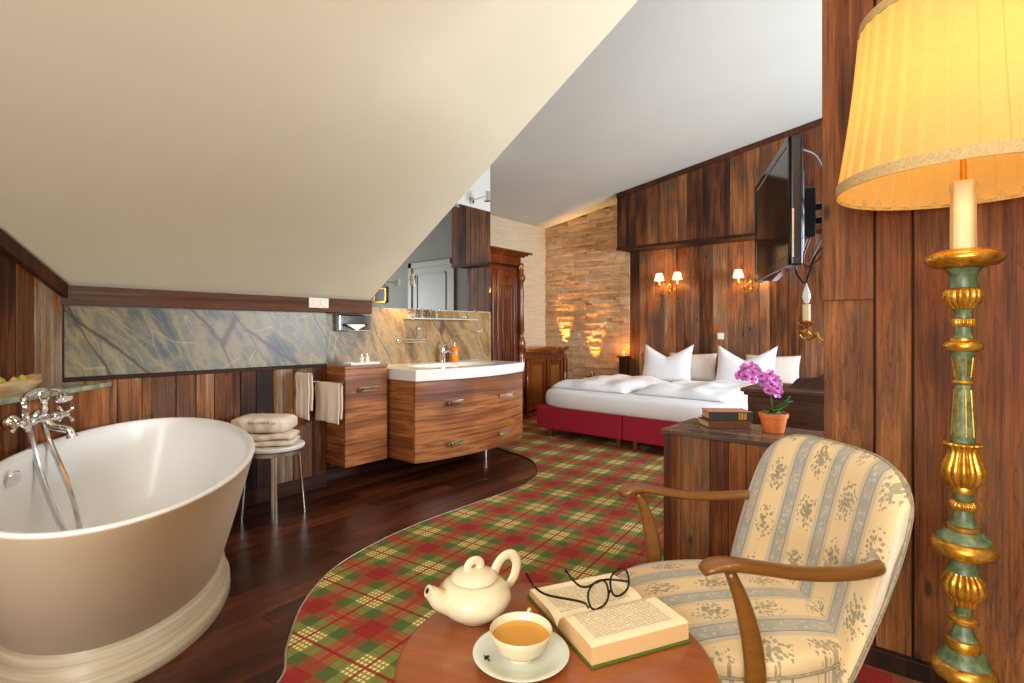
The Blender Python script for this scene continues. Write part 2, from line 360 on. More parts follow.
def printed():
    """a printed page: rows of words set inside the margins of the object's own page"""
    t = NT('printed_page'); p = t.xyz(t.coord())
    ln = t.math('FRACT', t.math('MULTIPLY', p[0], 200.))
    row = t.math('MULTIPLY', t.math('GREATER_THAN', ln, .35), t.math('LESS_THAN', ln, .75))
    rowi = t.math('FLOOR', t.math('MULTIPLY', p[0], 200.))
    nz = t.noise(t.comb(t.math('MULTIPLY', p[1], 420.), t.math('MULTIPLY', rowi, 7.3), 0.), 1., 2)
    word = t.math('GREATER_THAN', nz, .43)
    ax = t.math('ABSOLUTE', p[0])
    mg = t.math('MULTIPLY', t.math('GREATER_THAN', ax, .024), t.math('LESS_THAN', ax, .124))
    mg2 = t.math('MULTIPLY', t.math('GREATER_THAN', p[1], .022), t.math('LESS_THAN', p[1], .208))
    k = t.math('MULTIPLY', t.math('MULTIPLY', row, word), t.math('MULTIPLY', mg, mg2))
    c = t.mix(t.math('MULTIPLY', k, .72), srgb(240,222,184), srgb(86,70,52)); t.bsdf(c, .8); return t.m
M['printed'] = printed()
M['book_green'] = plain('green_cloth_cover', srgb(72,100,28), .7, var=.1, scale=200, bump=.3)
M['book_dark'] = plain('dark_green_cloth', srgb(34,44,30), .6)
M['book_red'] = plain('faded_red_cover', srgb(196,122,104), .6, var=.1)
M['book_brown'] = plain('brown_leather_cover', srgb(98,56,26), .5, var=.15)
M['gold_leaf'] = plain('gold_leaf', srgb(224,160,60), .35, .6)
M['door_paint'] = plain('grey_door_paint', srgb(130,124,112), .5, var=.02)
M['picture'] = plain('dark_picture', srgb(48,40,34), .5, var=.6, scale=9)
M['gourd'] = plain('yellow_green_gourd', srgb(176,176,58), .45, var=.4, scale=14)
M['gourd2'] = plain('pale_gourd', srgb(214,204,140), .45, var=.3, scale=14)
M['shadowgap'] = plain('dark_gap', (.01,.006,.004), .9)
M['ink'] = plain('grey_embroidery', srgb(120,112,108), .9)
M['black_ink'] = plain('black_glaze', srgb(30,26,30), .3)
M['cable'] = plain('grey_cable', srgb(150,150,156), .5)
M['cable_red'] = plain('red_cable', srgb(130,50,46), .5)
M['piping'] = plain('twisted_piping', srgb(150,140,112), .8, var=.35, scale=120)
M['fibre'] = plain('hose_steel', (.72,.73,.76), .16, 1., var=.12, scale=400)

# ------------------------------------------------------------------ geometry helpers
class MB:
    def __init__(s): s.v = []; s.f = []; s.a = []; s.m = []; s.r = 0.; s.mi = 0
    def add(s, vs, fs, mat4=None):
        o = len(s.v)
        for p in vs:
            p = Vector(p)
            if mat4 is not None: p = mat4 @ p
            s.v.append(p)
        for f in fs: s.f.append([o+i for i in f]); s.a.append(s.r); s.m.append(s.mi)
        return s
    def box(s, x0, x1, y0, y1, z0, z1, mat4=None):
        v = [(x0,y0,z0),(x1,y0,z0),(x1,y1,z0),(x0,y1,z0),(x0,y0,z1),(x1,y0,z1),(x1,y1,z1),(x0,y1,z1)]
        return s.add(v, [(3,2,1,0),(4,5,6,7),(0,1,5,4),(1,2,6,5),(2,3,7,6),(3,0,4,7)], mat4)
    def prism(s, poly, axis, a, b, mat4=None):
        """poly: 2-D outline in the two other axes, in order; extruded from a to b along axis"""
        n = len(poly)
        def P(q, t):
            if axis == 'Z': return (q[0], q[1], t)
            if axis == 'Y': return (q[0], t, q[1])
            return (t, q[0], q[1])
        v = [P(q, a) for q in poly] + [P(q, b) for q in poly]
        f = [tuple(range(n))[::-1], tuple(range(n, 2*n))] + [(i, (i+1) % n, n+(i+1) % n, n+i) for i in range(n)]
        return s.add(v, f, mat4)
    def lathe(s, prof, n=32, mat4=None, mod=None):
        v = []; f = []
        for (r, z) in prof:
            for k in range(n):
                a = 2*pi*k/n; rr = r
                if mod: rr = mod(r, z, a)
                v.append((rr*cos(a), rr*sin(a), z))
        for i in range(len(prof)-1):
            for k in range(n):
                f.append((i*n+k, i*n+(k+1) % n, (i+1)*n+(k+1) % n, (i+1)*n+k))
        f.append(tuple(range(n))[::-1]); f.append(tuple((len(prof)-1)*n+k for k in range(n)))
        return s.add(v, f, mat4)
    def sweep(s, pts, rad, n=10, mat4=None, closed=False, up=(0,0,1), cap=True):
        pts = [Vector(p) for p in pts]; N = len(pts)
        if not isinstance(rad, list): rad = [rad]*N
        v = []; f = []; up = Vector(up)
        for i, p in enumerate(pts):
            if closed: d = pts[(i+1) % N]-pts[i-1]
            else: d = pts[min(i+1, N-1)]-pts[max(i-1, 0)]
            d.normalize(); sd = d.cross(up)
            if sd.length < 1e-3: sd = d.cross(Vector((1,0,0)))
            sd.normalize(); uu = sd.cross(d).normalized()
            r = rad[i]; rw, rh = r if isinstance(r, tuple) else (r, r)
            for k in range(n):
                a = 2*pi*k/n; v.append(p + sd*cos(a)*rw + uu*sin(a)*rh)
        for i in range(N if closed else N-1):
            j = (i+1) % N
            for k in range(n): f.append((i*n+k, j*n+k, j*n+(k+1) % n, i*n+(k+1) % n))
        if not closed and cap: f.append(tuple(range(n))); f.append(tuple((N-1)*n+k for k in range(n))[::-1])
        return s.add(v, f, mat4)
    def grid(s, fn, nu, nv, mat4=None, wrap=False):
        v = [fn(i/nu, j/nv) for j in range(nv+1) for i in range(nu+(0 if wrap else 1))]
        w = nu if wrap else nu+1; f = []
        for j in range(nv):
            for i in range(nu):
                i2 = (i+1) % w if wrap else i+1
                f.append((j*w+i, j*w+i2, (j+1)*w+i2, (j+1)*w+i))
        return s.add(v, f, mat4)
    def ball(s, c, r, n=12, sq=(1,1,1)):
        prof = [(max(1e-4, r*sin(pi*i/n)), -r*cos(pi*i/n)) for i in range(n+1)]
        return s.lathe(prof, n*2, Matrix.Translation(c) @ Matrix.Diagonal((sq[0], sq[1], sq[2], 1)))
    def build(s, name, mat, parent=None, loc=(0,0,0), rot=(0,0,0), smooth=False, bevel=0., sub=0, solid=0., seg=2, angle=35):
        me = bpy.data.meshes.new(name); me.from_pydata([tuple(p) for p in s.v], [], s.f)
        at = me.attributes.new('rnd', 'FLOAT', 'FACE')
        for i, x in enumerate(s.a): at.data[i].value = x
        mats = mat if isinstance(mat, (list, tuple)) else [mat]
        for m in mats: me.materials.append(m)
        for i, k in enumerate(s.m): me.polygons[i].material_index = min(k, len(mats)-1)
        bm = bmesh.new(); bm.from_mesh(me); bmesh.ops.recalc_face_normals(bm, faces=bm.faces)
        bm.to_mesh(me); bm.free()
        if smooth:
            for p in me.polygons: p.use_smooth = True
            if smooth != 'all' and hasattr(me, 'set_sharp_from_angle'): me.set_sharp_from_angle(angle=radians(angle))
        o = bpy.data.objects.new(name, me); C.objects.link(o)
        o.location = loc; o.rotation_euler = rot
        if parent: o.parent = parent
        if solid: md = o.modifiers.new('thick', 'SOLIDIFY'); md.thickness = solid; md.offset = 0
        if bevel: md = o.modifiers.new('edge', 'BEVEL'); md.width = bevel; md.segments = seg; md.limit_method = 'ANGLE'; md.angle_limit = radians(40)
        if sub: md = o.modifiers.new('soft', 'SUBSURF'); md.levels = sub; md.render_levels = sub
        return o

def tag(o, label=None, cat=None, group=None, kind=None):
    if label: o['label'] = label
    if cat: o['category'] = cat
    if group: o['group'] = group
    if kind: o['kind'] = kind
    return o
def thing(name, label, cat, loc=(0,0,0), rz=0., group=None):
    o = bpy.data.objects.new(name, None); C.objects.link(o); o.empty_display_size = .05
    o.location = loc; o.rotation_euler = (0,0,rz); return tag(o, label, cat, group)
def struct(name, loc=(0,0,0), rz=0.):
    o = bpy.data.objects.new(name, None); C.objects.link(o); o.empty_display_size = .05
    o.location = loc; o.rotation_euler = (0,0,rz); o['kind'] = 'structure'; return o
def copy_tree(o, parent=None):
    c = o.copy(); C.objects.link(c)
    if parent: c.parent = parent
    for ch in list(o.children): copy_tree(ch, c)
    return c
def spline(pts, k=8):
    """Catmull-Rom through the points"""
    P = [Vector(p) for p in pts]; P = [P[0]*2-P[1]] + P + [P[-1]*2-P[-2]]; out = []
    for i in range(1, len(P)-2):
        for j in range(k):
            t = j/k; a, b, c, d = P[i-1:i+3]
            out.append(.5*((2*b)+(c-a)*t+(2*a-5*b+4*c-d)*t*t+(3*b-a-3*c+d)*t**3))
    out.append(P[-2]); return out
def T(x, y, z): return Matrix.Translation((x, y, z))
def Rz(a): return Matrix.Rotation(a, 4, 'Z')
def Rx(a): return Matrix.Rotation(a, 4, 'X')
def Ry(a): return Matrix.Rotation(a, 4, 'Y')

# ------------------------------------------------------------------ the room (metres; camera stands over 0,0)
XA, XR, YH, XB = -3.535, -3.65, 6.62, -4.694      # knee wall, wash wall, bed wall, wardrobe wall
YE, YM = 2.567, 4.147                            # end of the slope, end of the wash wall
slope = lambda x: 1.385 + .645*(x-XA)
high = lambda x: 2.69 + .17*(x-XB)
DU = Vector((.742, -.686, 0)).normalized(); DN = Vector((-DU.y, DU.x, 0))   # diagonal wall direction and inward normal
D0 = Vector((-3.529, .654, 0))

def boards(name, mat, p0, u, length, z0, ztop, parent=None, wmin=.09, wmax=.2, th=.022, seed=1, gap=.004, nrm=None, extra=.006, widths=()):
    """upright boards side by side along u from p0; one mesh; every board has its own tone and stands proud a little"""
    r = random.Random(seed); mb = MB(); s = 0.; u = Vector(u).normalized(); widths = list(widths)
    n = Vector(nrm) if nrm is not None else Vector((u.y, -u.x, 0))
    while s < length-1e-4:
        w = min(widths.pop(0) if widths else r.uniform(wmin, wmax), length-s)
        if length-s-w < .04: w = length-s
        e = r.uniform(0, extra); mb.r = r.random()
        a = p0+u*(s+gap/2); b = p0+u*(s+w-gap/2)
        za, zb = (ztop(a), ztop(b)) if callable(ztop) else (ztop, ztop)
        f = n*(th+e)
        vs = [a+Vector((0,0,z0)), b+Vector((0,0,z0)), b+Vector((0,0,zb)), a+Vector((0,0,za))]
        vs = vs + [q+f for q in vs]
        mb.add(vs, [(0,1,2,3),(4,5,6,7),(0,1,5,4),(1,2,6,5),(2,3,7,6),(3,0,4,7)])
        s += w
    return mb.build(name, mat, parent, bevel=.0025, seg=1)

# floor : boards along y
mb = MB(); r = random.Random(3); x = -4.9
while x < 2.3:
    y = -1.8 - r.uniform(0, 1.)
    while y < 6.8:
        L = r.uniform(.9, 1.9); mb.r = r.random()
        mb.box(x+.0008, x+.1192, max(y+.001, -1.8), min(y+L-.001, 6.8), -.03, 0.); y += L
    x += .12
tag(mb.build('floor', M['floor'], bevel=.001, seg=1), kind='structure')
tag(MB().box(-5.1, 2.5, -1.9, 6.9, -.14, -.032).build('floor_screed', M['shadowgap']), kind='structure')

# fitted tartan carpet with its waved edge
edge = [(-1.45,-1.45),(-1.5,-.6),(-1.52,.2),(-1.6,.65),(-1.68,.87),(-1.84,.98),(-2.08,1.18),(-2.27,1.45),(-2.37,1.8),(-2.405,2.16),(-2.40,2.52),(-2.39,3.01),(-2.45,3.3),(-2.58,3.52),(-2.82,3.74),(-3.15,3.86),(-3.5,3.98),(-3.6,4.1)]
es = spline([(a, b, 0) for a, b in edge], 8)
poly = [(p.x, p.y) for p in es] + [(-3.64,4.36),(-4.66,4.36),(-4.66,6.59),(2.17,6.59),(2.17,-1.55),(-1.4,-1.55)]
mb = MB(); mb.prism(poly, 'Z', .0005, .009)
car = mb.build('carpet', M['tartan'])
tag(car, 'red, green and cream tartan carpet with a curved edge on the dark floor', 'carpet')
mb = MB(); mb.sweep([(p.x, p.y, .006) for p in es], .006, 6)
mb.build('edge_trim', M['steel'], car, smooth='all')

# knee wall (left) : boards below, marble band, beam
wl = struct('wall_left')
MB().box(XA-.22, XA-.001, .3, 2.178, 0, 1.385).build('wall_core', M['white_wall'], wl)
boards('plank_panelling', M['greyed'], Vector((XA, .62, 0)), (0,1,0), 2.178-.62, .1, .885, wl, .1, .19, .012, 11, nrm=(1,0,0))
MB().box(XA, XA+.012, .62, 2.178, .903, 1.275).build('marble_band', M['marble'], wl, bevel=.002)
MB().box(XA, XA+.022, .62, 2.178, .880, .903).build('ledge_strip', M['beam'], wl, bevel=.003)
MB().box(XA, XA+.018, .62, 2.178, 0, .1).build('skirting_board', M['beam'], wl, bevel=.003)
mb = MB(); mb.r = .7; mb.box(XA-.16, XA+.034, .6, YE, 1.278, 1.382)
mb.build('beam', M['beam'], wl, bevel=.004)
MB().box(XA, XA+.02, .655, .675, .9, 1.28).build('corner_strip', M['beam_z'], wl, bevel=.002)

# wash-stand wall, set back a little, full height
ww = struct('wall_wash')
mb = MB(); mb.box(XR-.16, XR, 2.18, YM, 0, 1.337); mb.box(XR-.16, XR, YE-.1, YM, 1.337, 2.95); mb.build('wall_core', M['white_wall'], ww)
MB().box(XR, XR+.012, 2.18, YM, .80, 1.331).build('marble_band', M['marble'], ww, bevel=.002)
boards('plank_panelling', M['bedwall'], Vector((XR, 2.18, 0)), (0,1,0), YM-2.18, .1, .8, ww, .12, .2, .01, 5, nrm=(1,0,0))
MB().box(XR, XR+.018, 2.18, YM, 0, .1).build('skirting_board', M['beam'], ww, bevel=.003)
tag(MB().box(XB-.05, XR-.16, YM-.5, YM, 0, 2.95).build('wall_return', M['white_wall']), kind='structure')

# diagonal wall at the tub
wd = struct('wall_diagonal')
ztd = lambda p: min(slope(p.x)-.005, 3.28)
boards('plank_panelling', M['greyed'], D0, DU, 3.4, 0., ztd, wd, .1, .2, .014, 23, nrm=DN)
mb = MB()   # raking beam under the slope
a = D0; b = D0+DU*3.4
for k in range(1):
    vs = [a+Vector((0,0,slope(a.x)-.075)), b+Vector((0,0,slope(b.x)-.075)), b+Vector((0,0,slope(b.x)-.002)), a+Vector((0,0,slope(a.x)-.002))]
    vs = vs+[q+DN*.045 for q in vs]; mb.r = .2
    mb.add(vs, [(0,1,2,3),(4,5,6,7),(0,1,5,4),(1,2,6,5),(2,3,7,6),(3,0,4,7)])
mb.build('raking_beam', M['beam_z'], wd, bevel=.003)
mb = MB(); vs = [a-DU*.2, b, b-DN*.1, a-DU*.2-DN*.1]; vs = [tuple(q) for q in vs]+[(q.x,q.y,3.3) for q in vs]
mb.add(vs, [(0,1,2,3),(4,5,6,7),(0,1,5,4),(1,2,6,5),(2,3,7,6),(3,0,4,7)]); mb.build('wall_core', M['white_wall'], wd)

# masonry ledge in front of the diagonal wall, boarded, with a green marble top
lg = struct('wall_ledge')
P0 = Vector((-3.522, .868, 0)); 
nL = DN
boards('plank_panelling', M['rust'], P0-nL*.014, DU, 3., 0., .845, lg, .09, .15, .012, 31, nrm=DN)
q0 = P0-nL*.16; 
mb = MB(); L = 3.
pts = [P0+nL*.012-DU*.0, P0+nL*.012+DU*L, P0+DU*L-nL*.165, P0-nL*.165+DU*.16, Vector((XA+.014, .70, 0)), Vector((XA+.014, .868, 0))]
mb.prism([(q.x, q.y) for q in pts], 'Z', .845, .868); mb.build('marble_top', M['slab'], lg, bevel=.002)

# ceilings
cs = struct('ceiling_slope')
mb = MB(); xt = XA+(3.28-1.385)/.645
prof = [(XA-.2, slope(XA)-.0), (XA, slope(XA)), (xt, 3.28), (2.3, 3.28), (2.3, 3.36), (xt-.03, 3.36), (XA-.2, slope(XA)+.1)]
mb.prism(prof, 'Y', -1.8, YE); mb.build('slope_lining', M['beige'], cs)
mb = MB(); prof = [(XA-.3, slope(XA-.0)+.0), (xt, 3.285), (2.3, 3.285), (2.3, high(2.3)+.1), (XA-.3, high(XA)+.1)]
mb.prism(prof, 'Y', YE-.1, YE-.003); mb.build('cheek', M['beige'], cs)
mb = MB(); mb.prism([(XB-.1, high(XB-.1)), (2.4, high(2.4)), (2.4, high(2.4)+.1), (XB-.1, high(XB-.1)+.1)], 'Y', YE-.05, 6.8)
tag(mb.build('ceiling', M['grey']), kind='structure')

# bed wall : stone on the left, boards, canopy; plain plaster beyond the boards
wb = struct('wall_bed')
XP = -3.296; XE = -.93
MB().box(XB-.1, 2.4, YH+.045, YH+.2, 0, 4.).build('wall_core', M['greige'], wb)
mb = MB(); r = random.Random(9); z = 0.
while z < 3.0:
    h = r.choice([.022,.028,.034,.04,.05]); x = XB
    while x < XP:
        w = r.uniform(.08, .42)
        e = r.uniform(0, .03); mb.r = r.random(); x2 = min(x+w, XP)
        zt = min(z+h, high((x+x2)/2)); 
        if zt > z+.005: mb.box(x+.001, x2-.001, YH-.0-e, YH+.046, z+.001, zt-.001)
        x += w
    z += h
mb.build('stone_cladding', M['stone'], wb, bevel=.005, seg=1)
boards('plank_panelling', M['bedwall'], Vector((XP, YH+.02, 0)), (1,0,0), XE-XP, 0, 2.23, wb, .1, .2, .02, 41, nrm=(0,-1,0))
YC = 6.248
boards('canopy_boards', M['canopy'], Vector((XP, YC+.022, 0)), (1,0,0), XE-XP, 2.2, lambda p: high(p.x)-.002, wb, .1, .21, .022, 45, nrm=(0,-1,0))
MB().box(XP, XE, YC+.024, YH+.044, 2.2, 2.225).build('canopy_soffit', M['beam_z'], wb, bevel=.002)
MB().box(XP, XP+.022, YC+.024, YH+.044, 2.226, high(XP)).build('canopy_cheek', M['canopy'], wb)
MB().box(XP-.006, XE, YC-.016, YC+.03, 2.186, 2.225).build('canopy_moulding', M['beam_z'], wb, bevel=.005)
mb = MB(); mb.r = .1
vs = [(XP, YC-.025, high(XP)-.06), (XE, YC-.025, high(XE)-.06), (XE, YC-.025, high(XE)-.003), (XP, YC-.025, high(XP)-.003)]
vs = vs+[(a, b+.03, c) for a, b, c in vs]; mb.add(vs, [(0,1,2,3),(4,5,6,7),(0,1,5,4),(1,2,6,5),(2,3,7,6),(3,0,4,7)])
mb.build('canopy_top_rail', M['beam_z'], wb, bevel=.003)
# wardrobe wall
tag(MB().box(XB-.1, XB, YM-.4, YH+.05, 0, 2.95).build('wall_wardrobe', M['lining']), kind='structure')
# right wall with a window by the bed, and the wall behind the camera with a window
wr = struct('wall_right')
XQ = 2.2
mb = MB(); mb.box(XQ, XQ+.15, -1.8, 3.3, 0, 4.); mb.box(XQ, XQ+.15, 5.9, 6.8, 0, 4.); mb.box(XQ, XQ+.15, 3.3, 5.9, 0, .9); mb.box(XQ, XQ+.15, 3.3, 5.9, 2.3, 4.)
mb.build('wall_core', M['greige'], wr)
wk = struct('wall_rear')
mb = MB(); mb.box(-1.3, -.6, -1.75, -1.6, 0, 3.4); mb.box(1.4, 2.3, -1.75, -1.6, 0, 3.4); mb.box(-.6, 1.4, -1.75, -1.6, 0, .9); mb.box(-.6, 1.4, -1.75, -1.6, 2.3, 3.4)
mb.build('wall_core', M['white_wall'], wk)
def window(name, loc, w, z0, z1, rz):
    t = struct(name, loc, rz); mb = MB(); f = .06
    for (a, b, c, d) in ((-w/2, w/2, z0, z0+f), (-w/2, w/2, z1-f, z1), (-w/2, -w/2+f, z0, z1), (w/2-f, w/2, z0, z1), (-f/2, f/2, z0, z1)):
        mb.box(a, b, -.03, .03, c, d)
    mb.build('window_frame', M['white'], t, bevel=.004)
    MB().box(-w/2+.02, w/2-.02, -.004, .004, z0+.02, z1-.02).build('pane', M['thin_glass'], t)
window('window_1', (XQ+.1, 4.6, 0), 2.6, .9, 2.3, pi/2)
window('window_2', (.4, -1.69, 0), 2., .9, 2.3, 0)
# panelled door in the bed wall beyond the boards (it shows in the mirror)
dr = struct('door_1', (.02, YH+.045, 0))
mb = MB(); mb.box(-.62, -.52, -.04, 0, 0, 2.42); mb.box(.52, .62, -.04, 0, 0, 2.42); mb.box(-.62, .62, -.04, 0, 2.32, 2.42); mb.build('door_frame', M['door_paint'], dr, bevel=.006)
mb = MB(); mb.box(-.52, .52, -.015, 0, .01, 2.32)
for a, b in ((.2, .95), (1.1, 2.2)):
    for q in ((-.4, .4, a, a+.03), (-.4, .4, b-.03, b), (-.4, -.37, a, b), (.37, .4, a, b)): mb.box(q[0], q[1], -.03, -.014, q[2], q[3])
mb.build('door_leaf', M['door_paint'], dr, bevel=.004)
mb = MB(); mb.sweep([(.46, -.015, 1.05), (.46, -.06, 1.05), (.34, -.06, 1.05)], .01, 8); mb.build('door_handle', M['brass'], dr, smooth=True)
pf = thing('framed_picture', 'small dark picture in a gilt frame seen reflected in the mirror', 'picture', (1.5, YH+.03, 1.85))
mb = MB(); 
for q in ((-.2,.2,-.16,-.12),(-.2,.2,.12,.16),(-.2,-.16,-.16,.16),(.16,.2,-.16,.16)): mb.box(q[0], q[1], -.03, .01, q[2], q[3])
mb.build('frame', M['gold'], pf, bevel=.006); MB().box(-.165, .165, -.012, .008, -.125, .125).build('canvas', M['picture'], pf)

# boarded partition on the right
pt = struct('wall_partition')
YP = 2.2; XPL = -.335
MB().box(XPL+.002, XQ, YP+.022, YP+.12, 0, 4.).build('wall_core', M['beam_z'], pt)
boards('plank_panelling', M['part'], Vector((XPL, YP+.022, 0)), (1,0,0), XQ-XPL, .0, 3.9, pt, .10, .16, .02, 53, nrm=(0,-1,0), gap=.006, widths=(.155,.105,.145,.16))
mb = MB(); mb.r = .62; mb.box(XPL-.001, XPL+.153, YP-.012, YP-.001, 1.255, 3.9); mb.build('upper_board', M['part'], pt, bevel=.003)
boards('rear_panelling', M['part'], Vector((XPL, YP+.12, 0)), (1,0,0), XQ-XPL, .0, 3.9, pt, .09, .15, .014, 57, nrm=(0,1,0))
MB().box(XPL, XQ, YP-.03, YP-.002, 0, .07).build('skirting_board', M['beam_z'], pt, bevel=.004)

# ------------------------------------------------------------------ bathtub
TC = (-2.50, .700); TA = -.398
tub = thing('bathtub', 'cream freestanding oval bathtub with white inside on a stepped plinth', 'bathtub', (TC[0], TC[1], 0), TA)
def ell(a, b, z, ang): return Vector((a*cos(ang), b*sin(ang), z))
A, B, HT = .945, .426, .65
mb = MB(); N = 72
def flare(t): return t**.82
prof = []
for i in range(15):
    t = i/14; z = .14+(HT-.14)*t; prof.append((.62+(A-.62)*flare(t), .36+(B-.36)*flare(t), z, 0))
prof += [(A+.002, B+.002, HT+.006, 0), (A-.006, B-.006, HT+.013, 1), (A-.02, B-.02, HT+.013, 1), (A-.03, B-.03, HT+.004, 1)]
for i in range(1, 14):
    z = HT-(HT-.24)*i/13; fl_ = flare((z-.14)/(HT-.14)); prof.append((.62+(A-.62)*fl_-.032, .36+(B-.36)*fl_-.032, z, 1))
prof += [(.60, .318, .21, 1), (.54, .26, .183, 1), (.3, .14, .172, 1), (.04, .02, .17, 1)]
vs = []; fs = []; ms = []
for (a, b, z, m) in prof:
    for k in range(N): vs.append(ell(a, b, z, 2*pi*k/N)+Vector((-.15*(1-(z-.14)/(HT-.14)), -.065*(1-(z-.14)/(HT-.14)), 0)))
for i in range(len(prof)-1):
    mb.mi = prof[i+1][3]
    mb.add(vs[i*N:(i+2)*N], [(k, (k+1) % N, N+(k+1) % N, N+k) for k in range(N)])
mb.mi = 1; mb.add(vs[-N:], [tuple(range(N))])
mb.mi = 0
o = mb.build('tub_shell', [M['cream_enamel'], M['enamel']], tub)
bm = bmesh.new(); bm.from_mesh(o.data); bmesh.ops.remove_doubles(bm, verts=bm.verts, dist=1e-5); bmesh.ops.recalc_face_normals(bm, faces=bm.faces); bm.to_mesh(o.data); bm.free()
for p in o.data.polygons: p.use_smooth = True
mb = MB(); v = []; pr = [(.60,.335,0),(.605,.34,.012),(.603,.338,.05),(.596,.331,.062),(.588,.323,.068),(.584,.318,.118),(.58,.312,.132),(.575,.305,.142),(.3,.15,.143)]
for (a, b, z) in pr:
    for k in range(N): v.append(ell(a+.05, b+.065, z, 2*pi*k/N)+Vector((-.155, -.068, 0)))
mb.add(v, [(i*N+k, i*N+(k+1) % N, (i+1)*N+(k+1) % N, (i+1)*N+k) for i in range(len(pr)-1) for k in range(N)] + [tuple(range(N))])
mb.build('plinth', M['plinth'], tub, smooth=True, angle=50)
mb = MB(); mb.lathe([(.001,0),(.026,0),(.03,.004),(.026,.01),(.014,.012),(.001,.012)], 24)
oc = mb.build('overflow_cap', M['chrome'], tub, (-.03, -.375, .60), (radians(-100), 0, radians(-28)), smooth=True)

# bath mixer on the ledge front; local x along the ledge away from the camera, -y... outward is +y'
FB = (-3.059, .454, .768)
fx = thing('bath_mixer', 'old style chrome bath mixer with hand shower and cross handles above the tub', 'faucet', (FB[0], FB[1], FB[2]), atan2(-DU.y, -DU.x))
# local +X = away from the camera along the ledge, outward = -Y
mb = MB()
for sx in (-.075, .075):
    mb.lathe([(.034,-.028),(.034,-.012),(.028,.0),(.018,.012),(.012,.02),(.011,.05)], 24, T(sx, -.016, 0) @ Rx(pi/2))
mb.build('wall_flange', M['chrome'], fx, smooth=True)
mb = MB()
mb.lathe([(.012,-.11),(.017,-.1),(.013,-.085),(.02,-.075),(.02,-.055),(.014,-.045),(.02,-.02),(.022,0),(.02,.02),(.014,.045),(.02,.055),(.02,.075),(.013,.085),(.017,.1),(.012,.11)], 20, T(0,-.075,0) @ Ry(pi/2))
mb.lathe([(.016,0),(.012,.02),(.016,.03),(.01,.045),(.014,.055),(.008,.07)], 16, T(0,-.075,.012))
mb.build('valve_body', M['chrome'], fx, smooth=True)
mb = MB(); sp = spline([(0,-.08,-.005),(0,-.11,-.035),(0,-.15,-.045),(0,-.175,-.055),(0,-.185,-.085)], 6)
mb.sweep(sp, [.016]*(len(sp)-4)+[.017,.018,.02,.021], 14, up=(1,0,0)); mb.build('spout', M['chrome'], fx, smooth=True)
for sx in (-1, 1):
    mb = MB(); c = T(sx*.135, -.075, 0) @ Ry(pi/2)
    mb.lathe([(.012,-.03),(.013,-.01),(.016,0),(.013,.012),(.006,.018)], 16, c)
    for k in range(4):
        a = k*pi/2+pi/4
        mb.lathe([(.006,.008),(.005,.026),(.009,.034),(.010,.04),(.005,.046)], 12, c @ Rz(a) @ Ry(pi/2))
    mb.build('cross_handle', M['chrome'], fx, smooth=True)
mb = MB()
for sx in (-.035, .035):
    mb.sweep(spline([(0,-.075,.075),(sx*.6,-.075,.082),(sx,-.08,.1),(sx,-.08,.118)], 5), .005, 10)
mb.build('cradle', M['chrome'], fx, smooth=True)
hs = MB()
hs.sweep(spline([(-.105,-.075,.112),(-.06,-.08,.125),(.0,-.08,.126),(.05,-.08,.122),(.085,-.085,.112)], 6), [.009]*6+[.012]*7+[.010]*12, 14)
hs.build('hand_shower', M['chrome'], fx, smooth=True)
mb = MB(); mb.lathe([(.010,0),(.014,.012),(.03,.034),(.033,.04),(.030,.044),(.001,.045)], 24, T(.085,-.088,.108) @ Ry(radians(20)) @ Rx(radians(150)))
mb.build('shower_rose', M['chrome'], fx, smooth=True)
mb = MB(); hp = spline([(-.105,-.075,.112),(-.124,-.082,.08),(-.114,-.10,-.05),(-.108,-.13,-.2),(-.10,-.165,-.33),(-.088,-.205,-.45),(-.06,-.235,-.50),(-.034,-.235,-.47),(-.024,-.20,-.33),(-.02,-.15,-.2),(-.014,-.10,-.08),(-.006,-.078,-.01)], 9)
mb.sweep(hp, .0115, 10); mb.build('shower_hose', M['fibre'], fx, smooth=True)

# wooden bowl with gourds on the ledge
bx = (-3.155, .40); ba = atan2(-DU.y, -DU.x)
bowl = thing('driftwood_bowl', 'long rough driftwood bowl holding small gourds on the tub ledge', 'bowl', (bx[0], bx[1], .869), ba)
mb = MB()
def bf(u, v):
    a = 2*pi*u; L, Wd, Hh = .24, .058, .052
    if v < .5: t = v/.5; q = .62+.38*t; z = Hh*t
    else: t = (v-.5)/.5; q = (1-.12)-.75*t; z = Hh*(1-t*.75)
    wob = 1+.08*sin(5*a)+.05*sin(11*a+1)
    return Vector((L*q*cos(a)*wob, Wd*q*sin(a)*wob, z+(.02*max(0, cos(a))**3+.012*sin(3*a))*min(1, v*2)))
mb.grid(bf, 48, 10, wrap=True); mb.add([(0,0,.004)], []); mb.build('bowl', M['bark'], bowl, smooth='all')
gl = [('pale yellow gourd nearest the camera in the driftwood bowl','gourd2'),('pale gourd second from the near end of the driftwood bowl','gourd2'),('yellow green gourd in the middle of the driftwood bowl','gourd'),('yellow gourd beside the green one in the driftwood bowl','gourd2'),('dark green and yellow gourd nearest the mixer in the driftwood bowl','gourd')]
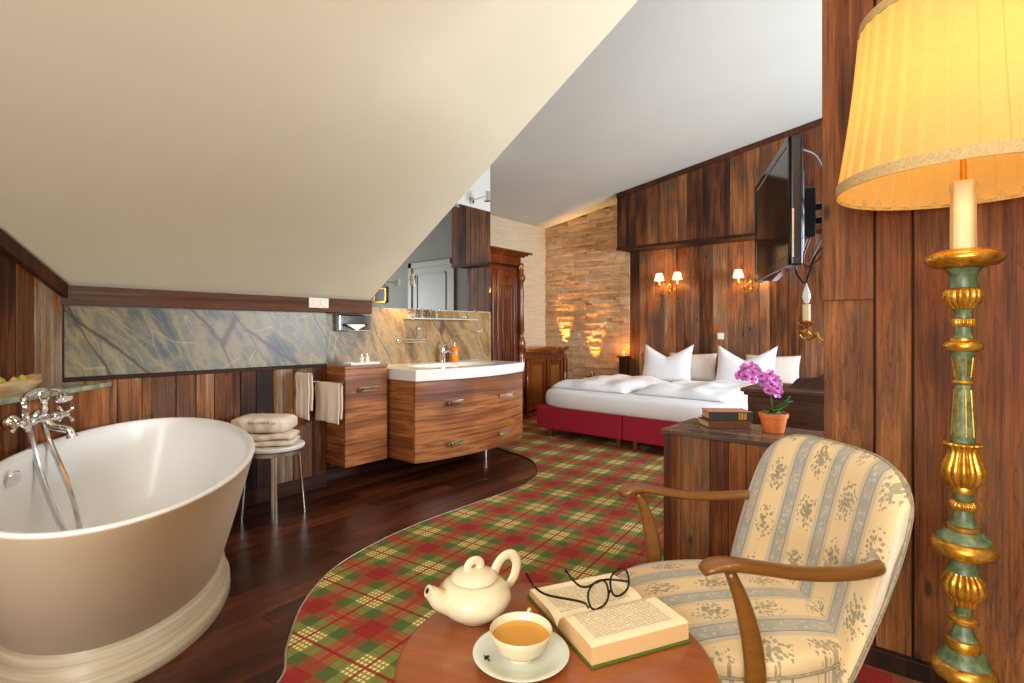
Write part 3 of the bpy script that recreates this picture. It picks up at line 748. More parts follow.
for i, (lb, mt) in enumerate(gl):
    s = -.14+.062*i; rr = .021+.004*(i % 3)
    mb = MB(); mb.lathe([(.001,-rr*.8),(rr*.6,-rr*.65),(rr,-rr*.1),(rr*.85,rr*.45),(rr*.45,rr*.9),(rr*.25,rr*1.2),(.001,rr*1.25)], 18, Rx(.4*(-1)**i))
    q = Rz(ba) @ Vector((s, .008*(-1)**i, 0))
    g = thing('gourd', lb, 'gourd', (bowl.location.x+q.x, bowl.location.y+q.y, .869+.04+rr*.4), .5*i, 'gourds in the driftwood bowl')
    mb.build('fruit', M[mt], g, smooth=True)
    MB().sweep([(0, -.3*rr*(-1)**i, rr*1.05), (0.002, -.5*rr*(-1)**i, rr*1.6)], .002, 6).build('stem', M['stem'], g)

# ------------------------------------------------------------------ stool with towels
SX, SY, SZ = -3.225, 1.63, .445
st = thing('bath_stool', 'round chrome legged stool carrying folded towels beside the tub', 'stool', (SX, SY, 0), radians(-36.6))
MB().lathe([(.001,SZ-.03),(.165,SZ-.03),(.18,SZ-.022),(.183,SZ-.008),(.178,SZ),(.001,SZ)], 48).build('seat', M['white'], st, smooth=True)
MB().lathe([(.168,SZ-.052),(.176,SZ-.052),(.176,SZ-.03),(.168,SZ-.03),(.168,SZ-.052)], 48).build('seat_ring', M['steel'], st, smooth=True)
for k in range(4):
    a = k*pi/2+pi/4-.6
    mb = MB(); mb.sweep([(.145*cos(a), .145*sin(a), SZ-.031), (.178*cos(a), .178*sin(a), 0)], (.019, .010), 12, up=(cos(a), sin(a), 0)); mb.build('leg', M['steel'], st, smooth=True)
def folded(name, label, L, W, Hh, layers, loc, rz, group, puff=.012):
    t = thing(name, label, 'towel', loc, rz, group)
    for k in range(layers):
        z0 = k*Hh/layers; z1 = (k+1)*Hh/layers
        mb = MB()
        def fn(u, v, z0=z0, z1=z1, k=k):
            a = 2*pi*v; cx = cos(a); sz = sin(a)
            yy = (abs(cx)**.35)*(1 if cx > 0 else -1)*W/2; zz = (z0+z1)/2+(abs(sz)**.6)*(1 if sz > 0 else -1)*(z1-z0)/2*.98
            e = 1-abs(2*u-1)**8
            x = (u-.5)*L
            return Vector((x+.004*sin(9*v*pi+k), yy*(.9+.1*e)+.004*sin(7*u*pi+k*2), (zz-(z0+z1)/2)*(.75+.25*e)+(z0+z1)/2+.004*sin(3*pi*u+k)*(z0 > 0)))
        mb.grid(fn, 20, 32, wrap=False)
        n = 21
        mb.f.append([j*21 for j in range(32)]); mb.a.append(0); mb.m.append(0)
        mb.f.append([j*21+20 for j in range(32)]); mb.a.append(0); mb.m.append(0)
        mb.build('towel_fold', M['towel'], t, smooth='all')
    return t
RA = radians(38.98)   # the towels lie turned with the room's diagonal
G = 'towels folded on the stool'
folded('folded_towel', 'lower cream towel folded flat on the stool', .30, .22, .075, 2, (SX+.0, SY-.02, SZ+.002), RA+.15, G)
t2 = folded('folded_towel', 'upper cream towel with grey lettering folded on the stool', .32, .22, .10, 1, (SX-.04, SY-.035, SZ+.078), RA-.02, G)
def text(body, size, mat, parent, loc, rot, ext=.0004, name='lettering'):
    cu = bpy.data.curves.new(name, 'FONT'); cu.body = body; cu.size = size; cu.extrude = ext; cu.align_x = 'CENTER'; cu.materials.append(mat)
    tmp = bpy.data.objects.new(name, cu); C.objects.link(tmp); bpy.context.view_layer.update()
    me = bpy.data.meshes.new_from_object(tmp.evaluated_get(bpy.context.evaluated_depsgraph_get())); bpy.data.objects.remove(tmp)
    o = bpy.data.objects.new(name, me); C.objects.link(o); o.location = loc; o.rotation_euler = rot
    if parent: o.parent = parent
    return o
text('SonnenHof & Spa', .024, M['ink'], t2, (.035, -.1135, .062), (radians(80), 0, 0))

# ------------------------------------------------------------------ towel rail and hanging towels
rl = thing('towel_rail', 'chrome towel rail with two swing arms on the boarded knee wall', 'towel rail', (XA+.012, 2.0, .82))
mb = MB(); mb.lathe([(.024,0),(.024,.008),(.014,.014),(.012,.035)], 20, Ry(pi/2)); mb.sweep([(.03,0,-.06),(.03,0,.045)], .008, 10); mb.build('wall_mount', M['chrome'], rl, smooth=True)
mb = MB(); mb.sweep([(.03,0,.04),(.05,-.07,.04),(.25,-.075,.04)], .006, 10); mb.build('arm', M['chrome'], rl, smooth=True)
mb = MB(); mb.sweep([(.03,0,-.04),(.07,.08,-.04),(.345,.09,-.04)], .006, 10); mb.build('arm', M['chrome'], rl, smooth=True)
def hung(label, w, hf, hb, loc, rz, seed):
    r = random.Random(seed); ph = [r.uniform(0, 6) for _ in range(4)]
    mb = MB(); rad = .013
    def fn(u, v):
        x = (u-.5)*w
        Ltot = hf+pi*rad+hb; s = v*Ltot
        if s < hf: y, z = -rad, -hf+s
        elif s < hf+pi*rad: a = (s-hf)/rad; y, z = -rad*cos(a), rad*sin(a)
        else: y, z = rad, -(s-hf-pi*rad)
        d = min(1, abs(z)/.12)
        return Vector((x*(1-.05*d*d)+.004*sin(z*30+ph[1]), y+d*(.006*sin(u*9+ph[0])+.004*sin(u*17+ph[2]))*(1 if y > 0 else 1), z+.006*sin(u*3+ph[3])*d))
    mb.grid(fn, 24, 40)
    o = mb.build('hanging_towel', M['towel'], None, loc, (0,0,rz), smooth='all', solid=.010, sub=1)
    return tag(o, label, 'towel', 'towels on the towel rail')
hung('narrow cream towel on the near arm of the towel rail', .17, .30, .24, (XA+.15, 1.925, .846), 0.0, 1)
hung('wide cream towel on the far arm of the towel rail', .29, .27, .24, (XA+.19, 2.087, .771), .03, 2)

# ------------------------------------------------------------------ side cabinet
def handle(parent, loc, rz, L=.12):
    mb = MB(); mb.box(-.009, .022, -L/2, -L/2+.01, -.009, .009); mb.box(-.009, .022, L/2-.01, L/2, -.009, .009); mb.box(.014, .026, -L/2, L/2, -.017, .017)
    return mb.build('handle', M['chrome'], parent, loc, (0,0,rz), bevel=.002)
cb = thing('side_cabinet', 'narrow walnut cabinet hung left of the washbasin', 'cabinet', (XR+.012, 2.365, .17))
MB().box(.02, .33, -.183, .183, 0, .70).build('body', M['zebrano_x'], cb, bevel=.002)
MB().box(.02, .355, -.187, .187, .70, .72).build('cabinet_top', M['zebrano_x'], cb, bevel=.002)
d1 = MB().box(.331, .35, -.183, .183, .0, .135).build('drawer', M['zebrano'], cb, bevel=.002)
d2 = MB().box(.331, .35, -.183, .183, .138, .697).build('door', M['zebrano'], cb, bevel=.002)
handle(d2, (.352, -.0, .545), 0, .16)
tr = thing('tray', 'small white tray carrying two bottles on the narrow cabinet', 'tray', (-3.40, 2.40, .891))
MB().box(-.05, .05, -.13, .13, 0, .004).build('tray_base', M['white'], tr, bevel=.001)
mb = MB()
for q in ((-.05,.05,-.13,-.126),(-.05,.05,.126,.13),(-.05,-.046,-.13,.13),(.046,.05,-.13,.13)): mb.box(q[0],q[1],q[2],q[3],.0045,.016)
mb.build('rim', M['white'], tr, bevel=.001)
for y, lb in ((-.005, 'left of two small toiletry bottles on the white tray'), (.045, 'right of two small toiletry bottles on the white tray')):
    b = thing('toiletry_bottle', lb, 'bottle', (-3.40, 2.40+y, .8955), 0, 'bottles on the white tray')
    MB().lathe([(.001,0),(.017,0),(.018,.004),(.018,.048),(.012,.056),(.008,.058),(.001,.058)], 20).build('bottle_body', M['ivory'], b, smooth=True)
    MB().lathe([(.001,.0585),(.010,.0585),(.010,.074),(.001,.075)], 16).build('cap', M['steel'], b, smooth=True)
td = thing('tissue_dispenser', 'polished chrome tissue dispenser on the marble beside the beam', 'dispenser', (XR+.013, 2.47, 1.205))
MB().box(0, .055, -.15, .15, -.066, .066).build('case', M['chrome'], td, bevel=.012, seg=4)
MB().box(.0555, .059, -.115, .105, -.03, -.005).build('slot', M['shadowgap'], td, bevel=.001)
mb = MB(); mb.grid(lambda u, v: Vector((.064+.008*sin(u*pi*2)*v+.01*v, -.09+.16*u+.01*v, -.01-.052*v*(1-abs(2*u-1)*.8))), 12, 8); mb.build('tissue', M['linen'], td, solid=.001, smooth='all')
sk = thing('wall_socket', 'cream double socket plate on the dark beam', 'socket', (XA+.036, 2.10, 1.345))
MB().box(0, .010, -.078, .078, -.036, .036).build('cover_plate', M['ivory'], sk, bevel=.003)
for yy in (-.032, .032):
    MB().lathe([(.022,0),(.024,.004),(.018,.004),(.017,.001),(.001,.001)], 24, T(.0105, yy, 0) @ Ry(pi/2)).build('socket_ring', M['ivory'], sk, smooth=True)

# ------------------------------------------------------------------ wash-stand
VY0, VY1, VX0, VX1 = 2.625, 3.935, XR+.014, -3.05
vc = thing('vanity_cabinet', 'wide bow-fronted walnut vanity with two drawers', 'cabinet', (VX0, (VY0+VY1)/2, .15))
hw = (VY1-VY0)/2; dpt = VX1-VX0; bow = .115
def bowx(y, e=0.): return dpt+bow*(1-(y/hw)**2)+e
def bowpoly(ins=0., back=0., e=0., n=24, x0=None):
    ys = [-(hw-ins)+2*(hw-ins)*i/n for i in range(n+1)]
    return [(back if x0 is None else x0, -(hw-ins))] + [(bowx(y, e), y) for y in ys] + [(back if x0 is None else x0, hw-ins)]
mb = MB(); mb.prism(bowpoly(.004, 0, -.03), 'Z', .0, .61); mb.build('body', M['zebrano_x'], vc, bevel=.002)
def bowband(e0, e1, z0, z1, ins=.002):
    n = 24; ys = [-(hw-ins)+2*(hw-ins)*i/n for i in range(n+1)]
    return MB().prism([(bowx(y, e0), y) for y in ys]+[(bowx(y, e1), y) for y in reversed(ys)], 'Z', z0, z1)
for z0, z1, hz in ((.012, .222, .135), (.227, .608, .455)):
    d = bowband(-.029, -.008, z0, z1).build('drawer', M['zebrano'], vc, bevel=.002)
    for yy in (-.33, .26):
        handle(d, (bowx(yy, -.008)+.009, yy, hz-.02), -atan2(2*bow*yy/hw**2, 1)*1.0, .15)
bowband(-.029, -.012, .0, .009).build('plinth_rail', M['zebrano'], vc, bevel=.002)
MB().sweep([(.45,.28,-.148),(.45,.28,.0)], .012, 12).build('leg', M['chrome'], vc, smooth=True)
ba_ = thing('washbasin', 'white bow-fronted ceramic washbasin on the walnut vanity', 'washbasin', (VX0, (VY0+VY1)/2, .763))
# basin: outer slab with a dished bowl, built as a height field and skirt
mb = MB(); nu, nv = 48, 28
def bs(u, v):
    y = -hw-.008+(2*hw+.016)*u; xf = bowx(max(-hw, min(hw, y)), .012); x = xf*v
    cx, cy, ax, ay = .27*1.0+.06, 0., .22, .42
    q = ((abs(x-cx)/ax)**3+(abs(y-cy)/ay)**3)**(1/3)
    z = .088
    if q < 1: z -= .075*min(1, (1-q)/.35)**.8
    elif q < 1.06: z -= 0
    if v < .02: z += .006
    return Vector((x, y, z))
mb.grid(bs, nu, nv)
W_ = nu+1; top = [i for i in range(W_)]
per = [i for i in range(W_)] + [j*W_+nu for j in range(1, nv+1)] + [nv*W_+i for i in range(nu-1, -1, -1)] + [j*W_ for j in range(nv-1, 0, -1)]
o0 = len(mb.v)
for k in per: p = mb.v[k]; mb.v.append(Vector((p.x*.985, p.y*.992, 0.)))
for k in range(len(per)):
    k2 = (k+1) % len(per); mb.f.append([per[k], per[k2], o0+k2, o0+k]); mb.a.append(0); mb.m.append(0)
mb.f.append([o0+k for k in range(len(per))]); mb.a.append(0); mb.m.append(0)
mb.build('basin', M['porcelain'], ba_, smooth=True, angle=40, bevel=.006, seg=3)
MB().lathe([(.001,0),(.012,0),(.014,.003),(.001,.003)], 16, T(.118,.17,.065) @ Ry(pi/2+.3)).build('overflow_hole', M['shadowgap'], ba_, smooth=True)
fa = thing('basin_mixer', 'chrome single lever tap on the white washbasin', 'faucet', (VX0+.062, 3.40, .852)); fa.scale = (1.25,1.25,1.25)
mb = MB(); mb.lathe([(.027,0),(.027,.006),(.022,.012),(.02,.07),(.022,.1),(.018,.112),(.001,.114)], 24); mb.build('tap_body', M['chrome'], fa, smooth=True)
MB().sweep(spline([(.01,0,.07),(.06,0,.085),(.12,0,.075)], 6), [(.013,.01)]*13, 12).build('spout', M['chrome'], fa, smooth=True)
MB().sweep(spline([(.0,0,.112),(.03,.015,.14),(.07,.045,.175)], 6), [(.012,.005)]*13, 10).build('lever', M['chrome'], fa, smooth=True)
so = thing('soap_dispenser', 'orange liquid soap pump bottle beside the chrome tap', 'soap dispenser', (VX0+.085, 3.525, .852)); so.scale = (1.25,1.25,1.25)
MB().lathe([(.001,0),(.03,0),(.032,.004),(.032,.1),(.026,.112),(.012,.116),(.001,.116)], 24).build('bottle', M['orange_soap'], so, smooth=True)
mb = MB(); mb.lathe([(.001,.1165),(.012,.1165),(.012,.128),(.005,.13),(.005,.15),(.001,.15)], 14); mb.sweep([(0,0,.15),(.012,0,.156),(.04,0,.15)], .005, 8); mb.build('pump', M['steel'], so, smooth=True)

mr = thing('wall_mirror', 'large frameless mirror above the marble splashback', 'mirror', (XR+.002, 0, 0))
MB().box(0, .006, YE+.02, YM-.005, 1.337, 2.375).build('mirror_glass', M['mirror'], mr)
for y in (2.75, 3.9): MB().box(.0065, .012, y, y+.03, 1.33, 1.35).build('clip', M['chrome'], mr)
sh = thing('glass_shelf', 'clear glass shelf on chrome brackets under the mirror', 'shelf', (XR+.012, 3.40, 1.245))
MB().box(.01, .13, -.41, .41, 0, .010).build('shelf_pane', M['frosted'], sh, bevel=.002)
for y in (-.34, .34):
    mb = MB(); mb.lathe([(.022,0),(.022,.008),(.014,.016),(.014,.035)], 18, T(0,y,.03) @ Ry(pi/2)); mb.box(.02, .05, y-.008, y+.008, -.006, .05); mb.build('bracket', M['chrome'], sh, smooth=True)
for i, (y, lb) in enumerate(((-.31,'leftmost tumbler on the glass shelf'),(-.235,'second tumbler from the left on the glass shelf'),(-.14,'third tumbler from the left on the glass shelf'),(-.07,'rightmost tumbler on the glass shelf'))):
    g = tag(MB().lathe([(.001,0),(.026,0),(.031,.085),(.029,.085),(.024,.006),(.001,.005)], 24).build('tumbler', M['glass'], None, (XR+.08, 3.40+y, 1.2535), smooth=True), lb, 'glass', 'tumblers on the glass shelf')
sd = thing('soap_dish', 'chrome wire soap dish on the marble left of the tap', 'soap dish', (XR+.012, 3.04, 1.045))
MB().lathe([(.022,0),(.022,.008),(.012,.016),(.010,.04)], 18, T(0,-.1,.012) @ Ry(pi/2)).build('wall_rose', M['chrome'], sd, smooth=True)
mb = MB()
for k in range(5): mb.sweep([(.03+.022*k, -.11, 0), (.03+.022*k, .11, 0)], .003, 6)
for zz in (0, .022): mb.sweep([(.03,-.11,zz),(.118,-.11,zz),(.118,.11,zz),(.03,.11,zz)], .0035, 6, closed=True)
mb.build('wire_basket', M['chrome'], sd, smooth=True)
hk = thing('robe_hook', 'small chrome double hook on the marble near the wardrobe', 'hook', (XR+.012, 3.90, 1.145))
MB().lathe([(.022,0),(.022,.008),(.012,.016),(.010,.03)], 18, Ry(pi/2)).build('wall_rose', M['chrome'], hk, smooth=True)
for s in (-1, 1): MB().sweep(spline([(.03,0,0),(.045,s*.025,-.012),(.05,s*.045,-.004),(.055,s*.055,.014)], 5), .006, 8).build('hook', M['chrome'], hk, smooth=True)
rg = thing('towel_ring', 'small curved chrome towel ring on the marble under the glass shelf', 'towel ring', (XR+.012, 3.17, 1.165))
MB().lathe([(.018,0),(.018,.008),(.010,.016),(.010,.03)], 18, Ry(pi/2)).build('wall_rose', M['chrome'], rg, smooth=True)
MB().sweep([(.03+.004*sin(a), .055*sin(a), -.05+.055*cos(a)) for a in [2*pi*k/24 for k in range(24)]], .004, 8, closed=True, up=(1,0,0)).build('ring', M['chrome'], rg, smooth=True)
def clamp_lamp(label, y, z):
    t = thing('mirror_lamp', label, 'lamp', (XR+.0, y, z), 0, 'chrome lamps at the mirror')
    mb = MB(); mb.box(.008, .03, -.012, .012, -.03, .03); mb.sweep([(.03,0,0),(.2,-.0,.02)], .006, 10); mb.build('arm', M['chrome'], t, smooth=True)
    mb = MB(); mb.lathe([(.001,.045),(.02,.045),(.024,.03),(.024,-.03),(.03,-.045),(.032,-.05),(.026,-.05)], 22, T(.215,0,.012)); mb.build('lamp_head', M['chrome'], t, smooth=True)
    MB().lathe([(.001,-.035),(.02,-.035),(.022,-.04),(.001,-.046)], 18, T(.215,0,.012)).build('bulb', M['bulb_on'], t, smooth=True)
clamp_lamp('chrome lamp above the top right of the mirror', 3.86, 2.44)
clamp_lamp('chrome lamp on the mirror beside the slope', 2.93, 1.56)

# ------------------------------------------------------------------ wardrobe and carved cabinet
def turned(prof, mat, name, parent, loc, n=20, mod=None): return MB().lathe(prof, n, mod=mod).build(name, mat, parent, loc, smooth=True)
def panel_frame(mb, ya, yb, za, zb, x, w=.04, d=.02):
    for q in ((ya, yb, za, za+w), (ya, yb, zb-w, zb), (ya, ya+w, za+w, zb-w), (yb-w, yb, za+w, zb-w)): mb.box(x, x+d, q[0], q[1], q[2], q[3])
wa = thing('wardrobe', 'tall carved mahogany wardrobe with a stepped cornice', 'wardrobe', (XB+.005, 4.86, 0))
MB().box(0, .50, -.48, .46, .08, 1.96).build('carcass', M['mahog_dark'], wa, bevel=.004)
mb = MB(); mb.box(0, .54, -.52, .50, 0, .1); mb.build('base', M['mahog'], wa, bevel=.008)
mb = MB()
for (o_, z0, z1) in ((.02,1.96,2.0),(.0,2.0,2.07),(.03,2.07,2.09),(.055,2.09,2.11),(.085,2.11,2.135)): mb.box(0, .52+o_, -.48-o_, .47+o_*1.6, z0, z1)
mb.build('cornice', M['mahog'], wa, bevel=.006)
dd = MB(); dd.box(.5, .515, -.42, .40, .14, 1.93); panel_frame(dd, -.40, -.02, .2, 1.88, .515, .07); panel_frame(dd, .0, .38, .2, 1.88, .515, .07)
o = dd.build('door', M['mahog'], wa, bevel=.004)
mb = MB(); panel_frame(mb, -.30, -.12, .5, 1.7, .516, .02, .014); panel_frame(mb, .10, .28, .5, 1.7, .516, .02, .014); mb.build('inlaid_moulding', M['mahog_dark'], o, bevel=.003)
colp = [(.03,0),(.035,.02),(.028,.05),(.04,.09),(.045,.14),(.03,.18),(.022,.2),(.03,.23),(.036,.3),(.045,.42),(.05,.55),(.042,.7),(.026,.78),(.04,.82),(.052,.88),(.03,.95),(.026,1.0),(.036,1.03),(.028,1.3),(.03,1.5),(.026,1.64),(.042,1.68),(.045,1.72),(.03,1.76),(.03,1.82)]
for y in (-.44, .43): turned(colp, M['mahog'], 'turned_column', wa, (.55, y, .1)).scale = (1.25,1.25,1)
for y in (.43, -.44): MB().ball((.56, y, 1.955), .032, 12, (.7,1.2,.9)).build('carved_scroll', M['gold'], wa, smooth=True)
lc = thing('carved_cabinet', 'low carved mahogany cabinet against the lined wall by the bed', 'cabinet', (XB+.005, 5.885, 0))
MB().box(0, .50, -.47, .47, .06, .86).build('carcass', M['mahog_dark'], lc, bevel=.004)
mb = MB(); mb.box(0, .56, -.51, .51, .885, .92); mb.box(0, .54, -.49, .49, .86, .885); mb.box(0,.53,-.49,.49,.78,.80); mb.build('moulded_top', M['mahog'], lc, bevel=.006)
MB().box(0, .53, -.49, .49, 0, .07).build('base', M['mahog'], lc, bevel=.006)
for ya, yb in ((-.40, -.015), (.015, .40)):
    dd = MB(); dd.box(.5, .512, ya, yb, .1, .77); panel_frame(dd, ya, yb, .1, .77, .512, .05, .016)
    d = dd.build('door', M['mahog'], lc, bevel=.003)
    mb = MB(); mb.box(.513, .522, ya+.09, yb-.09, .2, .67); mb.build('raised_panel', M['armwood'], d, bevel=.004)
for y in (-.44, .44): turned([(.02,0),(.03,.03),(.018,.08),(.026,.2),(.034,.34),(.024,.44),(.018,.5),(.03,.56),(.022,.64),(.028,.68)], M['mahog'], 'turned_column', lc, (.53, y, .085))

# ------------------------------------------------------------------ bed
BW, BL = 2.1, 1.78
bed = thing('double_bed', 'wide white bed on a raspberry red upholstered base', 'bed', (-3.42, 4.64, 0), radians(-3.))
for k in range(2):
    MB().box(.004+k*BW/2, BW/2-.004+k*BW/2, 0, BL, .10, .335).build('box_base', M['red'], bed, bevel=.012, seg=3)
for x in (.12, BW/2-.09, BW/2+.09, BW-.12):
    for y in (.1, BL-.1):
        MB().lathe([(.001,0),(.024,0),(.028,.098),(.001,.098)], 16).build('leg', M['armwood'], bed, (x, y, 0), smooth=True)
mb = MB()
def mat_out(x, y):
    return 1
def mattress(u, v):
    # closed rounded slab wrapped by v
    a = 2*pi*u; n = 7.
    cx = abs(cos(a))**(2/n)*(1 if cos(a) > 0 else -1); cy = abs(sin(a))**(2/n)*(1 if sin(a) > 0 else -1)
    prof_ = [(.3,.0),(.985,.0),(1.,.02),(1.003,.08),(.998,.13),(.985,.155),(.965,.17),(.93,.176),(.5,.178),(.02,.178)]
    i = min(int(v*(len(prof_)-1)+1e-6), len(prof_)-1); q, z = prof_[i]
    return Vector((BW/2+cx*(BW/2+.015)*q, BL/2+cy*(BL/2+.015)*q, .337+z))
mb.grid(mattress, 96, 9, wrap=True)
mb.build('mattress', M['linen'], bed, smooth='all')
def duvet(label, x0, x1, y0, y1, seed, rz=0., h=.085):
    r = random.Random(seed); w, l = x1-x0, y1-y0; mb = MB(); nu, nv = 40, 48
    ph = [r.uniform(0, 6.28) for _ in range(8)]
    def top(u, v, s):
        e = max(0., 1-abs(2*u-1)**5)**.45*max(0., 1-abs(2*v-1)**7)**.45
        n = .012*sin(5*u*3+ph[0]+v*3)+.010*sin(v*14+ph[1]+u*5)+.006*sin(u*23+ph[2])*sin(v*19+ph[3])
        z = h*e+n*e if s > 0 else 0.
        x = (u-.5)*w*(1+.012*sin(v*11+ph[4])); y = (v-.5)*l*(1+.012*sin(u*9+ph[5]))
        return Vector((x, y, max(z, 0.) if s > 0 else 0.))
    mb.grid(lambda u, v: top(u, v, 1), nu, nv)
    o0 = len(mb.v); mb.grid(lambda u, v: top(u, v, 0)+Vector((0,0,0)), nu, nv)
    o = mb.build('duvet', M['linen'], None, ((x0+x1)/2, (y0+y1)/2, .520), (0,0,rz), smooth='all')
    bm = bmesh.new(); bm.from_mesh(o.data); bmesh.ops.remove_doubles(bm, verts=bm.verts, dist=1e-4); bmesh.ops.recalc_face_normals(bm, faces=bm.faces); bm.to_mesh(o.data); bm.free()
    for p in o.data.polygons: p.use_smooth = True
    return tag(o, label, 'duvet', 'duvets on the bed')
duvet('white duvet on the left half of the bed by the stone wall', -3.33, -2.42, 4.80, 5.98, 1, -.03)
duvet('white duvet on the right half of the bed by the books', -2.34, -1.42, 4.80, 5.95, 5, -.08)
def pillow(label, x, y, w, h, dip, tilt, mat, th=.16, z=.52, rz=0.):
    mb = MB(); n = 24
    def f(u, v, s):
        a, b = 2*u-1, 2*v-1
        e = max(0, 1-a**4)**.55*max(0, 1-b**4)**.55
        zz = h/2*b+ (dip*(abs(a)**1.15)-dip if b > -2 else 0)*max(0, (b+1)/2)**1.5*1.0
        xx = a*w/2*(1-.06*(1-b*b))
        crease = dip*.25*max(0, 1-abs(a)*3)*max(0, b)
        return Vector((xx, s*(th/2*e*(1-.3*max(0, b)*(1-abs(a))) - crease*0), zz+h/2))
    mb.grid(lambda u, v: f(u, v, -1), n, n); mb.grid(lambda u, v: f(u, v, 1), n, n)
    o = mb.build('pillow', mat, None, (x, y, z), (tilt, 0, rz), smooth='all')
    bm = bmesh.new(); bm.from_mesh(o.data); bmesh.ops.remove_doubles(bm, verts=bm.verts, dist=1e-4); bmesh.ops.recalc_face_normals(bm, faces=bm.faces); bm.to_mesh(o.data); bm.free()
    for p in o.data.polygons: p.use_smooth = True
    return tag(o, label, 'pillow', 'pillows on the bed')
pillow('peaked white pillow standing at the left of the bed head', -2.66, 6.30, .64, .47, .17, -.22, M['linen'])
pillow('peaked white pillow standing at the right of the bed head', -1.73, 6.27, .66, .47, .18, -.22, M['linen'], rz=-.05)
pillow('flat topped beige pillow behind the left peaked pillow', -2.40, 6.48, .60, .35, .02, -.1, M['pillowcase'], .12)
pillow('flat topped beige pillow behind the right peaked pillow', -1.49, 6.48, .58, .35, .02, -.1, M['pillowcase'], .12)

# candle post at the left of the head boards
cp = thing('candle_post', 'short wooden post with a small shelf at the edge of the stone wall', 'shelf', (-3.33, 6.50, 0))
MB().box(-.055, .055, -.03, .075, 0, .78).build('post', M['beam_z'], cp, bevel=.004)
MB().box(-.075, .075, -.06, .085, .78, .80).build('shelf_board', M['beam_z'], cp, bevel=.003)
MB().lathe([(.001,0),(.012,0),(.016,.02),(.008,.03),(.001,.03)], 14, T(0,-.03,.45) @ Rx(pi/2)).build('knob', M['black'], cp, smooth=True)
tl = thing('tealight', 'lit tealight in a small glass on the candle post', 'candle', (-3.33, 6.50, .801))
MB().lathe([(.001,0),(.024,0),(.026,.045),(.023,.045),(.021,.005),(.001,.005)], 20).build('glass_cup', M['wax'], tl, smooth=True)
MB().lathe([(.001,.03),(.007,.036),(.008,.048),(.004,.06),(.001,.07)], 12).build('flame', M['flame'], tl, smooth=True)
def uplight(label, x, y, z):
    t = thing('uplight', label, 'lamp', (x, y, z), 0, 'uplights grazing the stone wall')
    MB().lathe([(.001,0),(.03,0),(.03,.008),(.022,.012),(.022,.05),(.018,.05),(.016,.03),(.001,.03)], 20).build('housing', M['brass'], t, smooth=True)
    MB().lathe([(.001,.0305),(.015,.0305),(.012,.042),(.001,.046)], 14).build('bulb', M['bulb_on'], t, smooth=True)
uplight('small brass uplight on the carved cabinet at the stone wall', -4.33, 6.53, .735)
for nm, x in (('uplight', -3.83),):
    pz = thing('plinth_block', 'small dark block carrying the uplight between cabinet and bed', 'block', (x, 6.52, 0)); MB().box(-.06, .06, -.04, .04, 0, .50).build('block', M['mahog_dark'], pz, bevel=.004)
pz = thing('plinth_block', 'small dark block carrying the uplight behind the carved cabinet', 'block', (-4.33, 6.53, 0)); MB().box(-.06, .06, -.04, .04, 0, .733).build('block', M['mahog_dark'], pz, bevel=.004)
uplight('small brass uplight behind the bed corner at the stone wall', -3.83, 6.52, .502)
sw = thing('light_switch', 'white switch plate on the head boards between the pillows', 'switch', (-2.09, YH-.008, 1.075))
MB().box(-.04, .04, -.01, 0, -.04, .04).build('cover_plate', M['ivory'], sw, bevel=.003)
MB().box(-.027, .027, -.0145, -.0105, -.027, .027).build('rocker', M['white'], sw, bevel=.002)

# wall sconces over the bed
def sconce(label, x, z):
    t = thing('wall_sconce', label, 'wall lamp', (x, YH-.008, z), 0, 'brass sconces above the bed')
    mb = MB(); mb.lathe([(.001,-.012),(.03,-.012),(.035,-.004),(.03,.002),(.001,.002)], 20, Rx(pi/2))
    mb.lathe([(.001,-.13),(.006,-.12),(.012,-.1),(.006,-.085),(.02,-.06),(.026,-.04),(.014,-.015),(.010,.02),(.018,.04),(.010,.06),(.014,.075),(.004,.1),(.001,.105)], 16, T(0,-.045,0))
    mb.sweep([(0,0,0),(0,-.045,0)], .008, 8); mb.build('backplate', M['brass'], t, smooth=True)
    for s in (-1, 1):
        mb = MB(); mb.sweep(spline([(0,-.05,-.03),(s*.045,-.08,-.075),(s*.09,-.10,-.06),(s*.115,-.105,-.01),(s*.12,-.105,.02)], 6), .006, 8)
        mb.sweep(spline([(s*.03,-.06,-.04),(s*.05,-.07,.0),(s*.03,-.065,.02),(s*.02,-.06,.0)], 5), .004, 6)
        mb.lathe([(.004,.015),(.026,.026),(.028,.032),(.012,.034),(.001,.034)], 18, T(s*.12,-.105,0)); a = mb.build('arm', M['brass'], t, smooth=True)
        MB().lathe([(.001,.035),(.012,.035),(.012,.11),(.001,.11)], 14, T(s*.12,-.105,0)).build('candle_sleeve', M['wax'], a, smooth=True)
        MB().lathe([(.06,.10),(.036,.19)], 28, T(s*.12,-.105,0)).build('lamp_shade', M['mini_shade'], a, smooth=True)
        sh_ = a.children[-1] if a.children else None
sconce('brass double sconce with cream shades nearer the stone wall', -2.71, 1.685)
sconce('brass double sconce with cream shades partly behind the television', -1.735, 1.665)
for o in bpy.data.objects:
    if o.name.startswith('lamp_shade') and o.data:   # open the small shades at both ends
        bm = bmesh.new(); bm.from_mesh(o.data); bmesh.ops.delete(bm, geom=[f for f in bm.faces if len(f.verts) > 4], context='FACES'); bm.to_mesh(o.data); bm.free()

